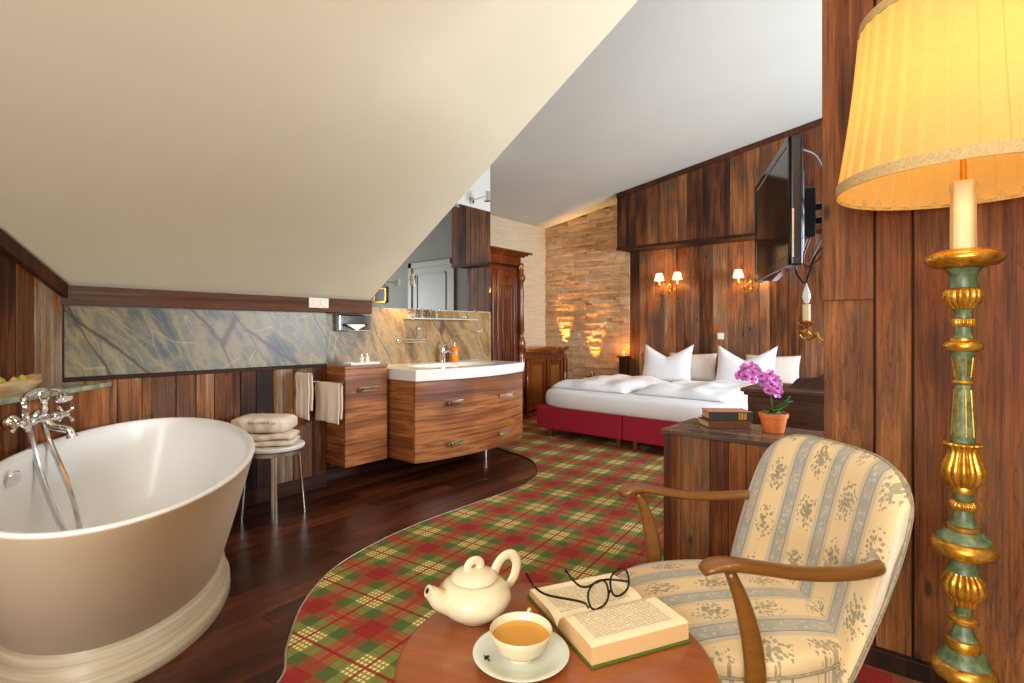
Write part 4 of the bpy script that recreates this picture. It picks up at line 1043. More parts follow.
# ------------------------------------------------------------------ dark sideboard, boarded chest and what stands on it
ds = thing('sideboard', 'dark smoked oak sideboard with a scrolled gallery behind the boarded chest', 'sideboard', (-.945, 3.49, 0))
MB().box(0, 1.1, .015, .46, .06, .755).build('carcass', M['dresser'], ds, bevel=.004)
mb = MB(); mb.box(-.035, 1.13, -.02, .48, .765, .79); mb.box(-.02, 1.12, -.005, .47, .745, .765); mb.build('moulded_top', M['dresser'], ds, bevel=.007, seg=3)
mb = MB(); mb.box(-.01, 1.11, .0, .47, 0, .08); mb.box(-.008, 1.1, .005, .02, .40, .42); mb.build('base', M['dresser'], ds, bevel=.006)
MB().box(.04, .52, .0, .014, .10, .39).build('door', M['dresser'], ds, bevel=.004)
MB().box(.04, .52, .0, .014, .43, .73).build('drawer', M['dresser'], ds, bevel=.004)
gp = spline([(.16,.79,0),(.20,.80,0),(.24,.845,0),(.28,.852,0),(.34,.86,0),(.42,.90,0),(.55,.93,0),(.75,.93,0)], 6)
MB().prism([(.12,.79)]+[(p.x, p.y) for p in gp]+[(1.1,.93),(1.1,.79)], 'Y', .22, .245).build('gallery', M['dresser'], ds, bevel=.005, seg=3)
bxs = thing('notepaper_block', 'small block of white notepaper on the dark sideboard', 'notepaper', (-.79, 3.56, .791), .3)
MB().box(-.03, .03, -.03, .03, 0, .03).build('paper_block', M['linen'], bxs, bevel=.002)

CH = (-1.0, 2.345)
ch = thing('boarded_chest', 'reclaimed board chest with dark top at the end of the partition', 'chest', (CH[0], CH[1], 0))
boards('front_boards', M['chest'], Vector((0, .012, 0)), (1,0,0), .90, 0, .672, ch, .06, .13, .012, 71, nrm=(0,-1,0), gap=.002, extra=.002)
boards('side_boards', M['chest'], Vector((.012, .395, 0)), (0,-1,0), .38, 0, .672, ch, .06, .13, .012, 72, nrm=(-1,0,0), gap=.002, extra=.002)
MB().box(.014, .90, .014, .398, .01, .67).build('carcass', M['chest'], ch)
mb = MB(); y = -.008
for k in range(4):
    mb.r = [.3,.7,.45,.6][k]; mb.box(-.012, .90, y+.001, y+.1035, .673, .692); y += .1045
mb.build('chest_top', M['chest_top'], ch, bevel=.003)

def book(name, label, loc, rz, L, Wd, th, cover, spine_band=None, cover_top=None):
    """spine faces local -y"""
    t = thing(name, label, 'book', loc, rz, None)
    mb = MB(); mb.box(0, L, .0, Wd, 0, .0035); mb.box(0, L, -.003, .0, 0, th)
    mb.build('cover', cover, t, bevel=.0012)
    MB().box(0, L, .0005, Wd, th-.0035, th).build('front_board', cover_top or cover, t, bevel=.0012)
    MB().box(.005, L-.005, .001, Wd-.005, .0038, th-.0038).build('page_block', M['page_edge'], t)
    if spine_band:
        mb = MB()
        for a, b in spine_band: mb.box(L*a, L*b, -.0042, -.0032, .004, th-.004)
        mb.build('title_label', M['gold_leaf'], t, bevel=.0003)
    return t
book('hardback_book', 'brown leather book lying under the dark green book on the chest', (-.845, 2.495, .6925), radians(40), .20, .135, .032, M['book_brown'])
book('hardback_book', 'dark green book with gilt spine label lying on top of the brown one', (-.853, 2.525, .7255), radians(35), .20, .13, .040, M['book_dark'], [(.68,.72),(.73,.78),(.79,.86)], M['book_red'])

# orchid
PX, PY, PZ = -.588, 2.59, .6925
pot = thing('potted_orchid', 'pink orchid with round blooms in a terracotta pot on the chest', 'potted plant', (PX, PY, PZ)); pot.scale = (.93,.93,.96)
MB().lathe([(.001,0),(.044,0),(.047,.004),(.060,.068),(.065,.070),(.067,.088),(.062,.090),(.057,.078),(.001,.076)], 40).build('pot', M['terracotta'], pot, smooth=True)
mb = MB(); r = random.Random(4)
for k in range(26):
    a = r.uniform(0, 6.28); q = r.uniform(0, .048); mb.ball((q*cos(a), q*sin(a), .082+r.uniform(0,.008)), r.uniform(.006,.011), 5, (1.4,1,.6))
mb.build('bark_chips', M['moss'], pot)
def leafm(L, Wd, droop, twist, az, lift=1.):
    mb = MB()
    def f(u, v):
        s = u; w = Wd*sin(pi*min(1, s*.92+.06))**.6; x = L*s; z = lift*L*.55*s-droop*L*s*s
        y = (v-.5)*w; z2 = z+.25*abs(y)
        return Rz(az) @ Vector((x*(1-.15*s), y, z2+.085))
    mb.grid(f, 14, 6); return mb
for L, Wd, dr_, az, li in ((.11,.062,.1,-.55,1.3),(.10,.06,.4,-1.3,1.2),(.10,.055,.2,.4,1.5),(.08,.04,.7,.9,.9),(.075,.04,.6,-2.2,.9),(.08,.045,.5,2.4,.9),(.09,.04,-.1,-.1,1.6)):
    leafm(L, Wd, dr_, 0, az, li).build('leaf', M['leaf'], pot, smooth='all', solid=.002)
e = Vector((.777, .629, 0))     # the spray arches towards the bed foot
sp = spline([(0,0,.08), tuple(e*-.012+Vector((0,0,.16))), tuple(e*-.018+Vector((0,0,.22))), tuple(e*-.06+Vector((0,0,.285))), tuple(e*-.12+Vector((0,0,.30))), tuple(e*-.17+Vector((0,0,.275)))], 8)
MB().sweep(sp, .0028, 8).build('flower_stem', M['stem'], pot, smooth=True)
fl = [(-.12,-.03,.25),(-.08,.015,.29),(.015,-.01,.185),(-.04,-.01,.25),(-.165,0,.268),(-.135,.01,.295),(-.148,-.02,.262),(-.105,-.01,.278),(-.10,.02,.305),(-.065,-.015,.262),(-.05,.01,.235),(-.02,-.02,.222),(.005,.0,.245),(-.035,-.025,.195),(.01,-.02,.205),(-.012,.01,.270),(-.01,-.028,.245),(.02,.005,.225)]
for i, (a, b, z) in enumerate(fl):
    c = e*a+Vector((-.629,.777,0))*b+Vector((0,0,z-.0))
    to = Vector((.629,-.777,.25)).normalized(); q = to.to_track_quat('Z', 'Y').to_matrix().to_4x4()
    mt = Matrix.Translation(c) @ q @ Rz(i*1.3) @ Rx(.3*sin(i*2.1)) @ Ry(.35*cos(i*1.7))
    mb = MB()
    for k in range(5):
        an = 2*pi*k/5; W2 = .034 if k in (1, 4) else .022
        def f(u, v, an=an, W2=W2):
            w = W2*sin(pi*min(1, u*.85+.12))**.7; p = Vector((u*.026, (v-.5)*w, .005*u*u*4*.5-.12*abs(v-.5)*w)); return Rz(an) @ p
        mb.grid(f, 6, 4, mt)
    o = mb.build('blossom', M['petal'], pot, smooth='all')
    mb = MB(); mb.ball((0,0,.005), .0055, 6, (1,1.3,.9)); mb.v = [mt @ v for v in mb.v]; mb.build('lip', M['lip'], o, smooth='all')

# ------------------------------------------------------------------ television on its swing arm
A0 = Vector((-.458, 2.28, 0)); A1 = Vector((-.768, 3.007, 0)); u = (A1-A0).normalized(); TW = (A1-A0).length
nb = Vector((.92, .39, 0)).normalized()     # towards its back
tv = thing('television', 'black flat television on a swing arm above the boarded chest', 'television', (A0.x, A0.y, 1.402), atan2(u.y, u.x))
# local x along the panel, local -y is the back
TH = .505
mb = MB(); mb.box(0, TW, -.045, -.002, 0, TH); mb.build('housing', M['black'], tv, bevel=.008, seg=3)
mb = MB(); mb.box(.1, TW-.1, -.075, -.0455, .06, TH-.1); mb.build('rear_cover', M['black'], tv, bevel=.012, seg=3)
mb = MB(); w = .032
for q in ((0, TW, 0, w+.01), (0, TW, TH-w, TH), (0, w, 0, TH), (TW-w, TW, 0, TH)): mb.box(q[0], q[1], -.001, .006, q[2], q[3])
mb.build('bezel', M['gloss_black'], tv, bevel=.003)
MB().box(w, TW-w, -.001, .002, w+.01, TH-w).build('screen', M['screen'], tv)
mb = MB(); mb.prism([(.12,0),(.3,-.018),(TW/2,-.028),(TW-.3,-.018),(TW-.12,0)], 'Y', -.03, -.004); mb.build('speaker_bar', M['gloss_black'], tv, bevel=.003)
MB().box(.0, .004, -.014, -.006, .03, .22).build('side_strip', M['steel'], tv, (-.004,0,0), bevel=.001)
mt = thing('swing_arm', 'black articulated wall arm holding the television', 'bracket', (0,0,0))
cb0 = A0+u*(TW*.5)+nb*.078
mb = MB(); mb.box(-.11, .11, -.012, .0, -.11, .11, T(cb0.x, cb0.y, 1.66) @ Rz(atan2(u.y, u.x)) ); mb.build('tilt_plate', M['black'], mt, bevel=.003)
mb = MB(); j1 = cb0+nb*.05; j2 = Vector((-.30, 2.62, 0)); j3 = Vector((-.2, 2.40, 0))
for z in (1.63, 1.69): mb.sweep([tuple(cb0+nb*.01+Vector((0,0,z))), tuple(j2+Vector((0,0,z))), tuple(j3+Vector((0,0,z)))], (.012,.016), 8)
for j in (j2, j1): mb.lathe([(.018,0),(.018,.12)], 14, T(j.x, j.y, 1.60))
mb.build('arm', M['black'], mt, bevel=.002, smooth=True)
MB().box(-.26, -.14, 2.356, 2.40, 1.52, 1.80).build('wall_plate', M['black'], mt, bevel=.004)
MB().box(-.022, .022, -.04, .04, 0, .21, T(-.452, 2.60, 1.55) @ Rz(.4)).build('joint_block', M['black'], mt, bevel=.006)
def cable(name, label, pts, rad, mat, group='television cables'):
    o = MB().sweep(spline(pts, 8), rad, 8).build(name, mat, None, smooth='all'); return tag(o, label, 'cable', group)
cable('cable', 'grey cable curving over the television to the partition', [(-.44,2.40,1.88),(-.40,2.47,1.86),(-.37,2.53,1.78),(-.34,2.56,1.72),(-.30,2.5,1.70),(-.24,2.40,1.72)], .004, M['cable'])
cable('cable', 'pale looped cable hanging beside the television', [(-.455,2.60,1.549),(-.475,2.60,1.49),(-.465,2.58,1.44),(-.435,2.56,1.435),(-.42,2.56,1.48),(-.38,2.50,1.53),(-.30,2.40,1.55)], .0045, M['cable'])
cable('cable', 'red cable hanging beside the television', [(-.445,2.60,1.548),(-.465,2.57,1.46),(-.45,2.56,1.42),(-.42,2.54,1.43),(-.36,2.48,1.47),(-.28,2.40,1.5)], .0035, M['cable_red'])
cable('cable', 'black cable hanging in a fork above the candle light', [(-.475,2.62,1.50),(-.50,2.60,1.42),(-.478,2.585,1.37),(-.458,2.572,1.355),(-.44,2.55,1.39),(-.40,2.50,1.47),(-.30,2.40,1.53)], .004, M['black'])
cs_ = thing('candle_light', 'brass wall candle light with an unlit flame bulb beside the partition edge', 'wall lamp', (-.452, 2.565, 1.155))
mb = MB(); mb.lathe([(.001,-.03),(.008,-.025),(.014,-.012),(.008,0),(.012,.01),(.03,.022),(.033,.03),(.014,.034),(.001,.034)], 20)
mb.sweep(spline([(0,0,-.01),(.03,-.04,-.035),(.05,-.07,-.02),(.07,-.1,-.05),(.11,-.15,-.065),(.16,-.2,-.04)], 7), .007, 10)
mb.sweep(spline([(0,-.01,-.02),(-.02,-.0,-.01),(-.025,.01,-.03),(-.005,.0,-.045),(.03,-.045,-.04)], 6), .004, 8)
mb.build('arm', M['brass'], cs_, smooth=True)
MB().lathe([(.04,0),(.045,.008),(.03,.014),(.001,.016)], 20, T(.16,-.21,-.04) @ Rx(-pi/2)).build('backplate', M['brass'], cs_, smooth=True)
MB().lathe([(.001,.035),(.015,.035),(.015,.105),(.001,.106)], 18).build('candle_sleeve', M['wax'], cs_, smooth=True)
MB().lathe([(.001,.107),(.009,.11),(.017,.135),(.015,.155),(.007,.178),(.002,.195),(.001,.196)], 20).build('flame_bulb', M['bulb_off'], cs_, smooth=True)

# ------------------------------------------------------------------ armchair (local +x faces forward)
AC = (-.462, 1.513); AR = atan2(-.718, -.696)
ac = thing('armchair', 'vintage armchair in striped floral fabric with curved wooden arms', 'armchair', (AC[0], AC[1], 0), AR)
def seat_outline(a, k=1.):
    n = 2.6; c, s = cos(a), sin(a)
    x = abs(c)**(2/n)*(1 if c > 0 else -1); y = abs(s)**(2/n)*(1 if s > 0 else -1)
    wx = .30 if x > 0 else .27
    return Vector((x*wx*k, y*.270*k*(1 if x > 0 else 1-.08*abs(x)), 0))
def seatf(u, v):
    a = 2*pi*u; n = 22; j = v
    if j < .6:
        t = j/.6; p = seat_outline(a, max(.002, t)); z = .428-.028*t**4+ .012*(1-t*t)
    elif j < .75:
        t = (j-.6)/.15; p = seat_outline(a, 1+.012*sin(t*pi)); z = .40-.035*t
    else:
        t = (j-.75)/.25; p = seat_outline(a, .995-.0*t); z = .365-.105*t
    return Vector((p.x, p.y, z))
MB().grid(seatf, 96, 40, wrap=True).build('seat', M['damask_seat'], ac, smooth='all')
MB().sweep([tuple(seat_outline(2*pi*k/96, 1.012)+Vector((0,0,.367))) for k in range(96)], .0035, 8, closed=True).build('seat_piping', M['piping'], ac, smooth='all')
mb = MB(); mb.prism([(seat_outline(2*pi*k/48, .97).x, seat_outline(2*pi*k/48, .97).y) for k in range(48)], 'Z', .235, .259); mb.build('seat_frame', M['armwood'], ac, bevel=.003)
def backp(s, t, off=0.):
    zt = .825-.085*abs(s)**5
    z = .30+(zt-.30)*t
    hw_ = .262+.036*sin(pi/2*min(1, t*1.3))
    hw_ *= 1-.05*max(0, (t-.6)/.4)**2.2
    y = s*hw_
    x = -.225-.14*t**1.1+.075*s*s*(1-.25*t)
    return Vector((x+off, y, z))
nu, nv = 40, 36
def bfront(u, v):
    s, t = 2*u-1, v
    e = (max(0, 1-abs(s)**6)**.5)*(max(0, 1-abs(2*t-1)**8)**.5)
    return backp(s, t)+Vector((.012+.035*e, 0, .01*e*0))
def bback(u, v):
    s, t = 2*u-1, v
    e = (max(0, 1-abs(s)**6)**.5)*(max(0, 1-abs(2*t-1)**8)**.5)
    return backp(s, t)+Vector((.012-.045*e-.0, 0, 0))
mb = MB(); mb.grid(bfront, nu, nv); mb.grid(bback, nu, nv)
o = mb.build('backrest', M['damask_back'], ac, smooth='all')
bm = bmesh.new(); bm.from_mesh(o.data); bmesh.ops.remove_doubles(bm, verts=bm.verts, dist=1e-4); bmesh.ops.recalc_face_normals(bm, faces=bm.faces); bm.to_mesh(o.data); bm.free()
for p in o.data.polygons: p.use_smooth = True
pp = [backp(-1, t/20) for t in range(0, 21)]+[backp(-1+2*k/30, 1) for k in range(1, 30)]+[backp(1, 1-t/20) for t in range(0, 21)]
MB().sweep([tuple(p+Vector((.012,0,0))) for p in pp], .0035, 8, up=(1,0,0)).build('back_piping', M['piping'], ac, smooth='all')
for s in (-1, 1):
    pts = spline([(.208,s*.272,.618),(.19,s*.278,.632),(.15,s*.284,.636),(.07,s*.284,.622),(-.02,s*.284,.606),(-.12,s*.285,.600),(-.20,s*.278,.602),(-.225,s*.268,.604)], 6)
    n = len(pts); rad = []
    for i in range(n):
        t = i/(n-1); w = .019*(1-t)**.6+.014; 
        if t < .12: w *= .45+.55*sqrt(t/.12)
        rad.append((w, .0125+.003*t))
    MB().sweep(pts, rad, 16).build('arm', M['armwood'], ac, smooth='all')
    pts = spline([(.150,s*.284,.62),(.122,s*.286,.55),(.100,s*.288,.46),(.092,s*.288,.37),(.10,s*.286,.27),(.12,s*.282,.12),(.14,s*.278,.0)], 6); n = len(pts)
    rad = []
    for i in range(n):
        t = i/(n-1); w = .012+.013*sin(pi*min(1, t*1.1))**1.2; rad.append((.012, w))
    MB().sweep(pts, rad, 14, up=(1,0,0)).build('front_leg', M['armwood'], ac, smooth='all')
    pts = spline([(-.20,s*.22,.26),(-.23,s*.225,.14),(-.30,s*.23,.0)], 6)
    MB().sweep(pts, [(.017,.02)]*len(pts), 10, up=(1,0,0)).build('rear_leg', M['armwood'], ac, smooth='all')

# ------------------------------------------------------------------ floor lamp
LX, LY = .043, 1.81
lp = thing('floor_lamp', 'tall gilt and green carved floor lamp with a pleated cream shade', 'floor lamp', (LX, LY, 0))
K = .000989; Z = lambda y: 1.15-(y-330)*.0026
segs = []
def part(name, prof, mat, n=36, mod=None, **k):
    return MB().lathe([(max(.0008, r), z) for r, z in prof], n, mod=mod).build(name, mat, lp, smooth=True, angle=50, **k)
def flute(n, amp):
    return lambda r, z, a: r*(1+amp*(abs(sin(n*a/2))-.6))
def P(w): return w*K
# listed from the floor up: radii and heights in metres
part('foot', [(.0,.0),(.115,.0),(.118,.02),(.112,.035),(.095,.04),(.085,.06),(.05,.075),(.0,.075)], M['gold'])
part('lower_stem', [(.0,.0755),(.04,.08),(.05,.12),(.036,.17),(.030,.2),(.034,.243),(0,.243)], M['green'])
part('gilt_disc', [(0,.2435),(.045,.244),(.062,.252),(.070,.266),(.067,.28),(.056,.29),(0,.29)], M['gold'], 48)
part('green_ogee', [(0,.2905),(.056,.291),(.050,.306),(.042,.316),(.036,.322),(0,.322)], M['green'])
part('gilt_ring', [(0,.3225),(.035,.323),(.036,.348),(.034,.350),(0,.35)], M['gold'])
part('green_neck', [(0,.3505),(.030,.351),(.022,.368),(.018,.386),(0,.386)], M['green'])
part('gilt_ring', [(0,.3865),(.022,.387),(.031,.394),(.031,.404),(.022,.411),(0,.411)], M['gold'])
part('green_neck', [(0,.4115),(.018,.412),(.017,.43),(.021,.437),(0,.437)], M['green'])
part('fluted_bulb', [(0,.4375),(.027,.438),(.029,.445),(.030,.452),(.042,.468),(.047,.486),(.045,.503),(.038,.513),(.034,.517),(.032,.522),(0,.522)], M['gold'], 96, flute(16, .10))
part('green_neck', [(0,.5225),(.034,.523),(.030,.535),(.029,.548),(.033,.562),(0,.562)], M['green'])
part('gilt_disc', [(0,.5625),(.05,.563),(.064,.570),(.071,.582),(.069,.596),(.060,.606),(0,.606)], M['gold'], 48)
part('green_ogee', [(0,.6065),(.058,.607),(.056,.615),(.046,.622),(.042,.632),(0,.632)], M['green'])
part('gilt_ring', [(0,.6325),(.036,.633),(.036,.642),(.032,.644),(0,.644)], M['gold'])
part('green_bell', [(0,.6445),(.032,.645),(.024,.655),(.020,.672),(.018,.683),(0,.683)], M['green'])
part('beaded_ring', [(0,.6835),(.022,.684),(.028,.692),(.028,.700),(.022,.706),(0,.706)], M['gold'], 96, flute(18, .18))
part('green_neck', [(0,.7065),(.018,.707),(.021,.715),(.021,.728),(0,.728)], M['green'])
part('gilt_ring', [(0,.7285),(.027,.729),(.028,.738),(.026,.744),(0,.744)], M['gold'])
def leaves(r, z, a):
    k = (z-.745)/(.86-.745); return r*(1+.13*(abs(sin(7*a/1.0/1.0))-.55))
part('leaf_capital', [(0,.7445),(.028,.745),(.038,.757),(.045,.776),(.045,.79),(.040,.806),(.034,.822),(.031,.836),(.033,.846),(.040,.853),(.038,.857),(.024,.858),(0,.858)], M['gold'], 112, leaves)
st_ = part('tapered_shaft', [(0,.8585),(.025,.859),(.024,.90),(.021,.95),(.018,1.0),(.0175,1.008),(0,1.008)], M['green'])
part('gilt_ring', [(0,1.0085),(.021,1.009),(.024,1.014),(.021,1.02),(0,1.02)], M['gold'])
st2 = part('upper_shaft', [(0,1.0205),(.018,1.021),(.017,1.03),(.020,1.06),(.024,1.085),(.030,1.096),(0,1.096)], M['green'])
def strips(par, z0, z1, r0, r1):
    mb = MB()
    for k in range(8):
        a = 2*pi*k/8+.2; mb.sweep([(r0*cos(a), r0*sin(a), z0), ((r0+r1)/2*cos(a), (r0+r1)/2*sin(a), (z0+z1)/2), (r1*cos(a), r1*sin(a), z1)], .0022, 6)
    mb.build('gilt_flute', M['gold'], par, smooth=True)
strips(st_, .875, .995, .0248, .0182); strips(st2, 1.028, 1.08, .0175, .0232)
part('gilt_torus', [(0,1.0965),(.036,1.097),(.041,1.104),(.041,1.113),(.034,1.12),(.028,1.122),(.027,1.128),(0,1.128)], M['gold'], 48)
part('green_neck', [(0,1.1285),(.022,1.129),(.018,1.14),(.018,1.158),(0,1.158)], M['green'])
part('beaded_ring', [(0,1.1585),(.022,1.159),(.025,1.165),(.025,1.173),(.022,1.179),(0,1.179)], M['gold'], 96, flute(18, .16))
part('green_neck', [(0,1.1795),(.018,1.18),(.017,1.195),(.023,1.204),(0,1.204)], M['green'])
part('fluted_bulb', [(0,1.2045),(.026,1.205),(.028,1.211),(.036,1.22),(.042,1.234),(.041,1.248),(.035,1.256),(.032,1.258),(0,1.258)], M['gold'], 96, flute(16, .10))
part('green_cup', [(0,1.2585),(.029,1.259),(.028,1.28),(.030,1.295),(.040,1.309),(0,1.309)], M['green'])
part('drip_tray', [(0,1.3095),(.045,1.31),(.07,1.317),(.082,1.328),(.084,1.336),(.078,1.345),(.05,1.357),(.03,1.359),(0,1.359)], M['gold'], 48)
def wax(r, z, a): return r*(1+.06*sin(5*a)+.03*sin(9*a+z*60))
part('candle_sleeve', [(0,1.3595),(.0262,1.36),(.0260,1.45),(.0265,1.515),(.0285,1.525),(.027,1.534),(.018,1.533),(0,1.532)], M['wax'], 40, wax)
part('lamp_socket', [(0,1.5345),(.007,1.535),(.007,1.62),(.018,1.625),(.018,1.67),(0,1.67)], M['brass'])
part('bulb', [(0,1.6705),(.014,1.671),(.03,1.70),(.034,1.73),(.026,1.76),(0,1.77)], M['bulb_on'])
RB, RT, ZB, ZT_ = .277, .222, 1.532, 1.985
mb = MB(); NP = 34; n = NP*8
def shf(u, v):
    a = 2*pi*u; z = ZB+(ZT_-ZB)*v; r0 = RB+(RT-RB)*v-.006*sin(pi*v)
    ph = (u*NP) % 1.
    pl_ = (.007*(ph/.85) if ph < .85 else .007*(1-(ph-.85)/.15))
    return Vector(((r0+pl_)*cos(a), (r0+pl_)*sin(a), z))
mb.grid(shf, n, 10, wrap=True); sho = mb.build('lamp_shade', M['shade'], lp)
for z0, z1, ra, rb in ((ZB-.008, ZB+.022, RB+.008, RB+.0055), (ZT_-.02, ZT_+.006, RT+.0085, RT+.0065)):
    MB().lathe([(ra-.0035,z0),(ra,z0),(rb,z1),(rb-.0035,z1),(ra-.0035,z0)], 96).build('shade_trim', M['shade_trim'], sho, smooth=True)
    for o in [sho.children[-1]]:
        bm = bmesh.new(); bm.from_mesh(o.data); bmesh.ops.delete(bm, geom=[f for f in bm.faces if len(f.verts) > 4], context='FACES'); bm.to_mesh(o.data); bm.free()
mb = MB()
for k in range(3):
    a = 2*pi*k/3+.4; mb.sweep([(.012*cos(a), .012*sin(a), 1.68), ((RT)*cos(a), (RT)*sin(a), ZT_-.03)], .0025, 6)
mb.build('shade_carrier', M['brass'], lp, smooth=True)

# ------------------------------------------------------------------ round table and tea things
TX, TY, TZ = -.602, .878, .50
tb = thing('round_table', 'small round reddish wooden table in the foreground', 'table', (TX, TY, 0), .35)
MB().lathe([(0.001,TZ-.024),(.298,TZ-.024),(.308,TZ-.018),(.313,TZ-.010),(.310,TZ-.003),(.304,TZ),(.001,TZ)], 128).build('tabletop', M['table'], tb, smooth=True, angle=60)
MB().lathe([(.001,.10),(.045,.10),(.05,.14),(.032,.18),(.028,.3),(.036,.40),(.06,.465),(.14,.475),(.001,.4755)], 32).build('pedestal', M['table'], tb, smooth=True)
for k in range(3):
    a = 2*pi*k/3
    MB().sweep(spline([(.02*cos(a),.02*sin(a),.15),(.12*cos(a),.12*sin(a),.12),(.22*cos(a),.22*sin(a),.05),(.28*cos(a),.28*sin(a),.014)], 6), [(.018,.02)]*16+[(.016,.014)]*3, 12).build('foot', M['table'], tb, smooth=True)

FW = Vector((-.629,.777,0)); RT_ = Vector((.777,.629,0))
tpo = FW*1.205+RT_*(-.086)
sd_ = (RT_*-.86-FW*.51).normalized()
tp = thing('teapot', 'cream china teapot with lid and curved handle on the round table', 'teapot', (tpo.x, tpo.y, TZ+.001), atan2(sd_.y, sd_.x)); tp.scale = (1.0,1.04,.93)
MB().lathe([(.001,0),(.040,0),(.042,.003),(.044,.006),(.062,.016),(.078,.034),(.084,.052),(.080,.068),(.066,.083),(.050,.091),(.044,.093),(.001,.093)], 64).build('pot_body', M['cream_china'], tp, smooth=True, angle=60)
mb = MB(); mb.lathe([(.001,.0935),(.048,.0935),(.053,.096),(.052,.1),(.044,.107),(.028,.114),(.012,.117),(.001,.1175)], 56)
ringk = [(.016*cos(a), 0, .122+.014*sin(a)) for a in [radians(d) for d in range(-60, 241, 20)]]
mb.sweep(ringk, (.0105,.006), 12, up=(0,1,0)); mb.build('lid', M['cream_china'], tp, smooth=True, angle=60)
MB().sweep(spline([(.060,0,.050),(.082,0,.062),(.095,0,.076),(.106,0,.088),(.112,0,.0915)], 7), [(.028-.0145*min(1,i/22), .027-.014*min(1,i/22)) for i in range(29)], 18, up=(0,1,0)).build('spout', M['cream_china'], tp, smooth=True)
MB().lathe([(.001,0),(.0065,0),(.001,.001)], 14, T(.1135,0,.0922) @ Ry(radians(62))).build('spout_opening', M['shadowgap'], tp)
MB().sweep(spline([(-.050,0,.082),(-.056,0,.104),(-.074,0,.126),(-.098,0,.128),(-.112,0,.106),(-.108,0,.078),(-.094,0,.056),(-.078,0,.046)], 7), (.012,.006), 14, up=(0,1,0)).build('handle', M['cream_china'], tp, smooth=True)

co = FW*1.043+RT_*.0175
sa = thing('saucer', 'pale china saucer with a small black emblem under the teacup', 'saucer', (co.x, co.y, TZ+.001))
MB().lathe([(.001,0),(.052,0),(.054,.003),(.075,.010),(.0935,.018),(.0945,.0195),(.093,.0205),(.074,.0135),(.050,.006),(.034,.0055),(.031,.0075),(.001,.0075)], 72).build('saucer_dish', M['celadon'], sa, smooth=True, angle=60)
eo = RT_*-.068-FW*.012
mb = MB()
for dx, dy, r_ in ((-.004,.004,.0035),(.003,.004,.0035),(0,-.001,.004),(-.003,-.006,.003),(.004,-.005,.0025),(.007,-.009,.002)):
    mb.lathe([(r_*.55,0),(r_,0),(r_,.0006),(r_*.55,.0006),(r_*.55,0)], 12, T(eo.x+dx*RT_.x+dy*FW.x, eo.y+dx*RT_.y+dy*FW.y, .0128))
mb.build('emblem', M['black_ink'], sa)
cup = thing('teacup', 'cream china teacup full of tea on its saucer', 'cup', (co.x, co.y, TZ+.0095), atan2((RT_*.25+FW).y, (RT_*.25+FW).x))
MB().lathe([(.001,0),(.026,0),(.027,.005),(.024,.007),(.040,.013),(.053,.027),(.059,.045),(.0615,.054),(.0605,.0555),(.0588,.054),(.055,.040),(.048,.024),(.034,.013),(.001,.010)], 72).build('cup_bowl', M['cream_china'], cup, smooth=True, angle=60)
MB().lathe([(.001,.0405),(.054,.0405),(.0545,.0412),(.001,.0415)], 56).build('tea', M['tea'], cup, smooth=True)
MB().sweep(spline([(.058,0,.048),(.075,0,.052),(.088,0,.042),(.082,0,.028),(.064,0,.020),(.052,0,.022)], 6), (.005,.004), 10, up=(0,1,0)).build('handle', M['cream_china'], cup, smooth=True)

# open book
so_ = FW*1.156+RT_*.097
sdir = FW*.38+RT_*.925; 
bk = thing('open_book', 'open green hardback lying open on the round table', 'book', (so_.x, so_.y, TZ+.001), atan2(sdir.y, sdir.x)-pi/2)
# local +y runs along the spine (away), +x the right hand page
LB, WB = .235, .148
MB().box(-WB-.004, -.006, -.003, LB+.003, .0, .003).build('cover', M['book_green'], bk, bevel=.001)
MB().box(.006, WB+.004, -.003, LB+.003, .0, .003).build('cover', M['book_green'], bk, bevel=.001)
MB().box(-.0055, .0055, -.003, LB+.003, .0, .003).build('spine', M['book_green'], bk, bevel=.001)
def pageblock(name, sgn, prof):
    n = 14; up = []
    for i in range(n+1):
        t = i/n; x = .001+t*(WB-.004)
        up.append((sgn*x, prof(t)))
    low = [(sgn*(WB-.002), .0033), (sgn*.001, .0033)]
    mb = MB(); mb.mi = 0; mb.prism([(x, z) for x, z in up]+low, 'Y', .001, LB-.001)
    o = mb.build(name, [M['page_edge'], M['printed']], bk, smooth=True, angle=40)
    for p in o.data.polygons:
        if p.normal.z > .5: p.material_index = 1
    return o
pageblock('right_pages', 1, lambda t: .0035+.037*min(1, (t/.22))**.5*(1-.02*t) if t < 1 else .037)
pageblock('left_pages', -1, lambda t: .0035+.017*min(1, t/.25)**.5-.002*t)
# spectacles lying upside down on the open book
gs = thing('reading_glasses', 'black framed reading glasses resting open on the open book', 'glasses', (0,0,0))
def cw(d, l, z): v = FW*d+RT_*l; return (v.x, v.y, z)
cen = [FW*1.184+RT_*.1927, FW*1.243+RT_*.252]
axis = (cen[1]-cen[0]).normalized(); nrm_ = Vector((-axis.y, axis.x, 0)); zc = .560
def rim(c):
    pts = []
    for k in range(28):
        a = 2*pi*k/28; cx = abs(cos(a))**.8*(1 if cos(a) > 0 else -1); cy = abs(sin(a))**.8*(1 if sin(a) > 0 else -1)
        p = c+axis*(.0365*cx)+nrm_*(.006*cy); pts.append((p.x, p.y, zc+.0265*cy))
    return pts
mb = MB()
for c in cen: mb.sweep(rim(c), .0026, 8, closed=True)
b0 = cen[0]+axis*.036; b1 = cen[1]-axis*.036
mb.sweep(spline([(b0.x,b0.y,zc-.004),((b0.x+b1.x)/2,(b0.y+b1.y)/2,zc-.010),(b1.x,b1.y,zc-.004)], 5), .002, 8); mb.build('frame', M['gloss_black'], gs, smooth=True)
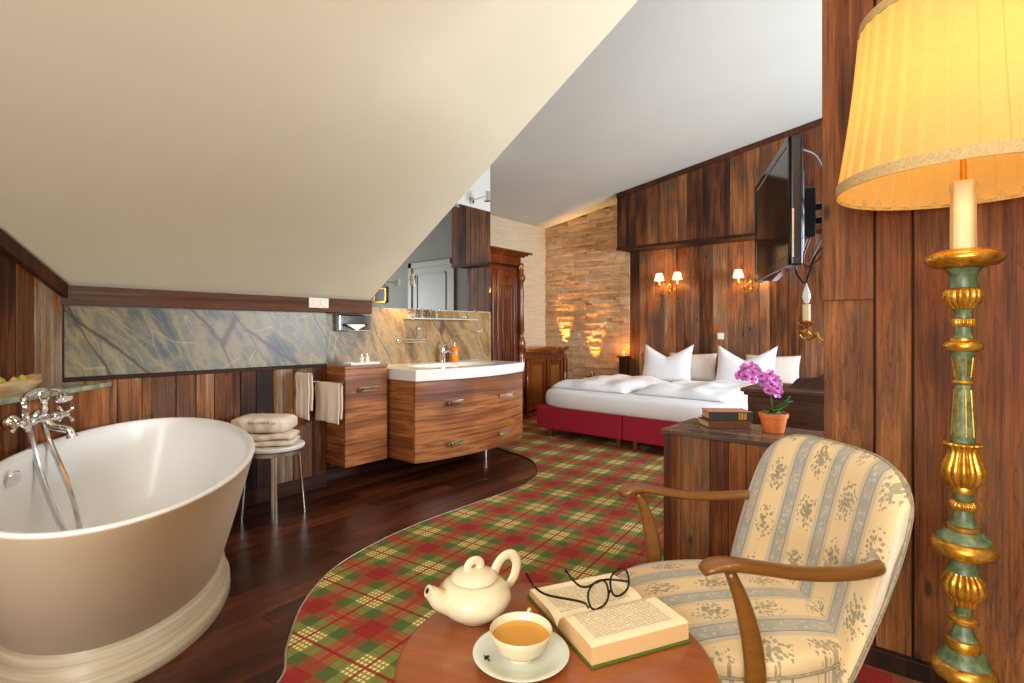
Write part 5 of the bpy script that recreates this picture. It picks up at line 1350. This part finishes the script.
for c in cen:
    mb = MB(); pts = rim(c); mb.v = [Vector(p) for p in pts]; mb.f = [list(range(28))]; mb.a = [0]; mb.m = [0]; mb.build('lens', M['thin_glass'], gs)
h0 = cen[0]-axis*.037; h1 = cen[1]+axis*.037
zh = zc-.015
mb = MB(); mb.sweep(spline([(h0.x,h0.y,zh), cw(1.19,.155,.541), cw(1.235,.082,.534), cw(1.262,.052,.542), cw(1.262,.033,.573)], 7), (.0022,.003), 8); mb.build('temple', M['gloss_black'], gs, smooth=True)
mb = MB(); mb.sweep(spline([(h1.x,h1.y,zh+.004), cw(1.285,.225,.546), cw(1.272,.178,.535), cw(1.278,.155,.540), cw(1.288,.128,.569)], 7), (.0022,.003), 8); mb.build('temple', M['gloss_black'], gs, smooth=True)

# ------------------------------------------------------------------ light
def area(name, loc, rot, sx, sy, power, col=(1,1,1)):
    l = bpy.data.lights.new(name, 'AREA'); l.shape = 'RECTANGLE'; l.size = sx; l.size_y = sy; l.energy = power; l.color = col
    o = bpy.data.objects.new(name, l); C.objects.link(o); o.location = loc; o.rotation_euler = rot; return o
def point(name, loc, power, col, rad=.03):
    l = bpy.data.lights.new(name, 'POINT'); l.energy = power; l.color = col; l.shadow_soft_size = rad
    o = bpy.data.objects.new(name, l); C.objects.link(o); o.location = loc; return o
def spot(name, loc, aim, power, col, ang, rad=.02, blend=.6):
    l = bpy.data.lights.new(name, 'SPOT'); l.energy = power; l.color = col; l.spot_size = radians(ang); l.spot_blend = blend; l.shadow_soft_size = rad
    o = bpy.data.objects.new(name, l); C.objects.link(o); o.location = loc
    o.rotation_euler = (Vector(aim)-Vector(loc)).to_track_quat('-Z', 'Y').to_euler(); return o
area('bed_window_daylight', (XQ+.05, 4.6, 1.6), (0, radians(90), 0), 1.3, 2.5, 250, (.86,.93,1))
area('rear_window_daylight', (.4, -1.62, 1.6), (radians(90), 0, 0), 1.9, 1.35, 105, (1,.98,.95))
WARM = srgb(255,190,110)
point('floor_lamp_light', (LX, LY, 1.76), 6., srgb(255,214,150), .05)
for x, z in ((-2.71, 1.685), (-1.735, 1.665)):
    for s in (-1, 1): point('sconce_light', (x+s*.12, YH-.113, z+.14), 4.5, WARM, .015)
spot('uplight_beam', (-4.33, 6.51, .79), (-4.33, 6.62, 1.5), 110, srgb(255,190,100), 36, blend=.9)
spot('uplight_beam', (-3.83, 6.50, .56), (-3.83, 6.61, 1.3), 110, srgb(255,190,100), 40, blend=.9)
point('tealight_glow', (-3.33, 6.47, .90), 2.2, srgb(255,160,60), .012)
for y, z in ((3.86, 2.40), (2.93, 1.5)): spot('mirror_lamp_beam', (XR+.215, y, z), (XR+.1, y-.1, .8), 9, srgb(255,220,165), 120)
# two unseen lamps added on the level ceiling as fill for the room
for x, y, lb in ((.9, -.3, 'round opal glass fill lamp added behind the camera'), (.9, 1.2, 'round opal glass fill lamp added beside the partition')):
    t = thing('added_fill_lamp', lb, 'added fill lamp', (x, y, 3.28))
    MB().lathe([(.001,-.02),(.16,-.02),(.16,-.002),(.001,-.002)], 40).build('mount', M['brass'], t, smooth=True)
    MB().lathe([(.001,-.11),(.08,-.10),(.13,-.07),(.15,-.021),(.001,-.021)], 40).build('opal_bowl', M['bulb_on'], t, smooth=True)
    point('added_fill_light', (x, y, 3.08), 24, srgb(255,244,226), .1)
w = bpy.data.worlds.new('World'); bpy.context.scene.world = w; w.use_nodes = True
w.node_tree.nodes['Background'].inputs[0].default_value = (.75,.82,1,1); w.node_tree.nodes['Background'].inputs[1].default_value = .6

# ------------------------------------------------------------------ camera
cd = bpy.data.cameras.new('camera'); cam = bpy.data.objects.new('camera', cd); C.objects.link(cam)
cam.location = (0, 0, 1.15); cam.rotation_euler = (pi/2, 0, atan2(430, 531))
cd.sensor_width = 36; cd.lens = 36*531/1024; cd.shift_y = -11.5/1024; cd.clip_start = .02
sc = bpy.context.scene; sc.camera = cam
sc.view_settings.view_transform = 'Standard'; sc.view_settings.look = 'None'; sc.view_settings.gamma = 1; sc.view_settings.use_curve_mapping = False
sc.view_settings.exposure = .25
try: sc.cycles.max_bounces = 8; sc.cycles.sample_clamp_indirect = 6; sc.cycles.caustics_reflective = False; sc.cycles.use_denoising = True
except Exception: pass
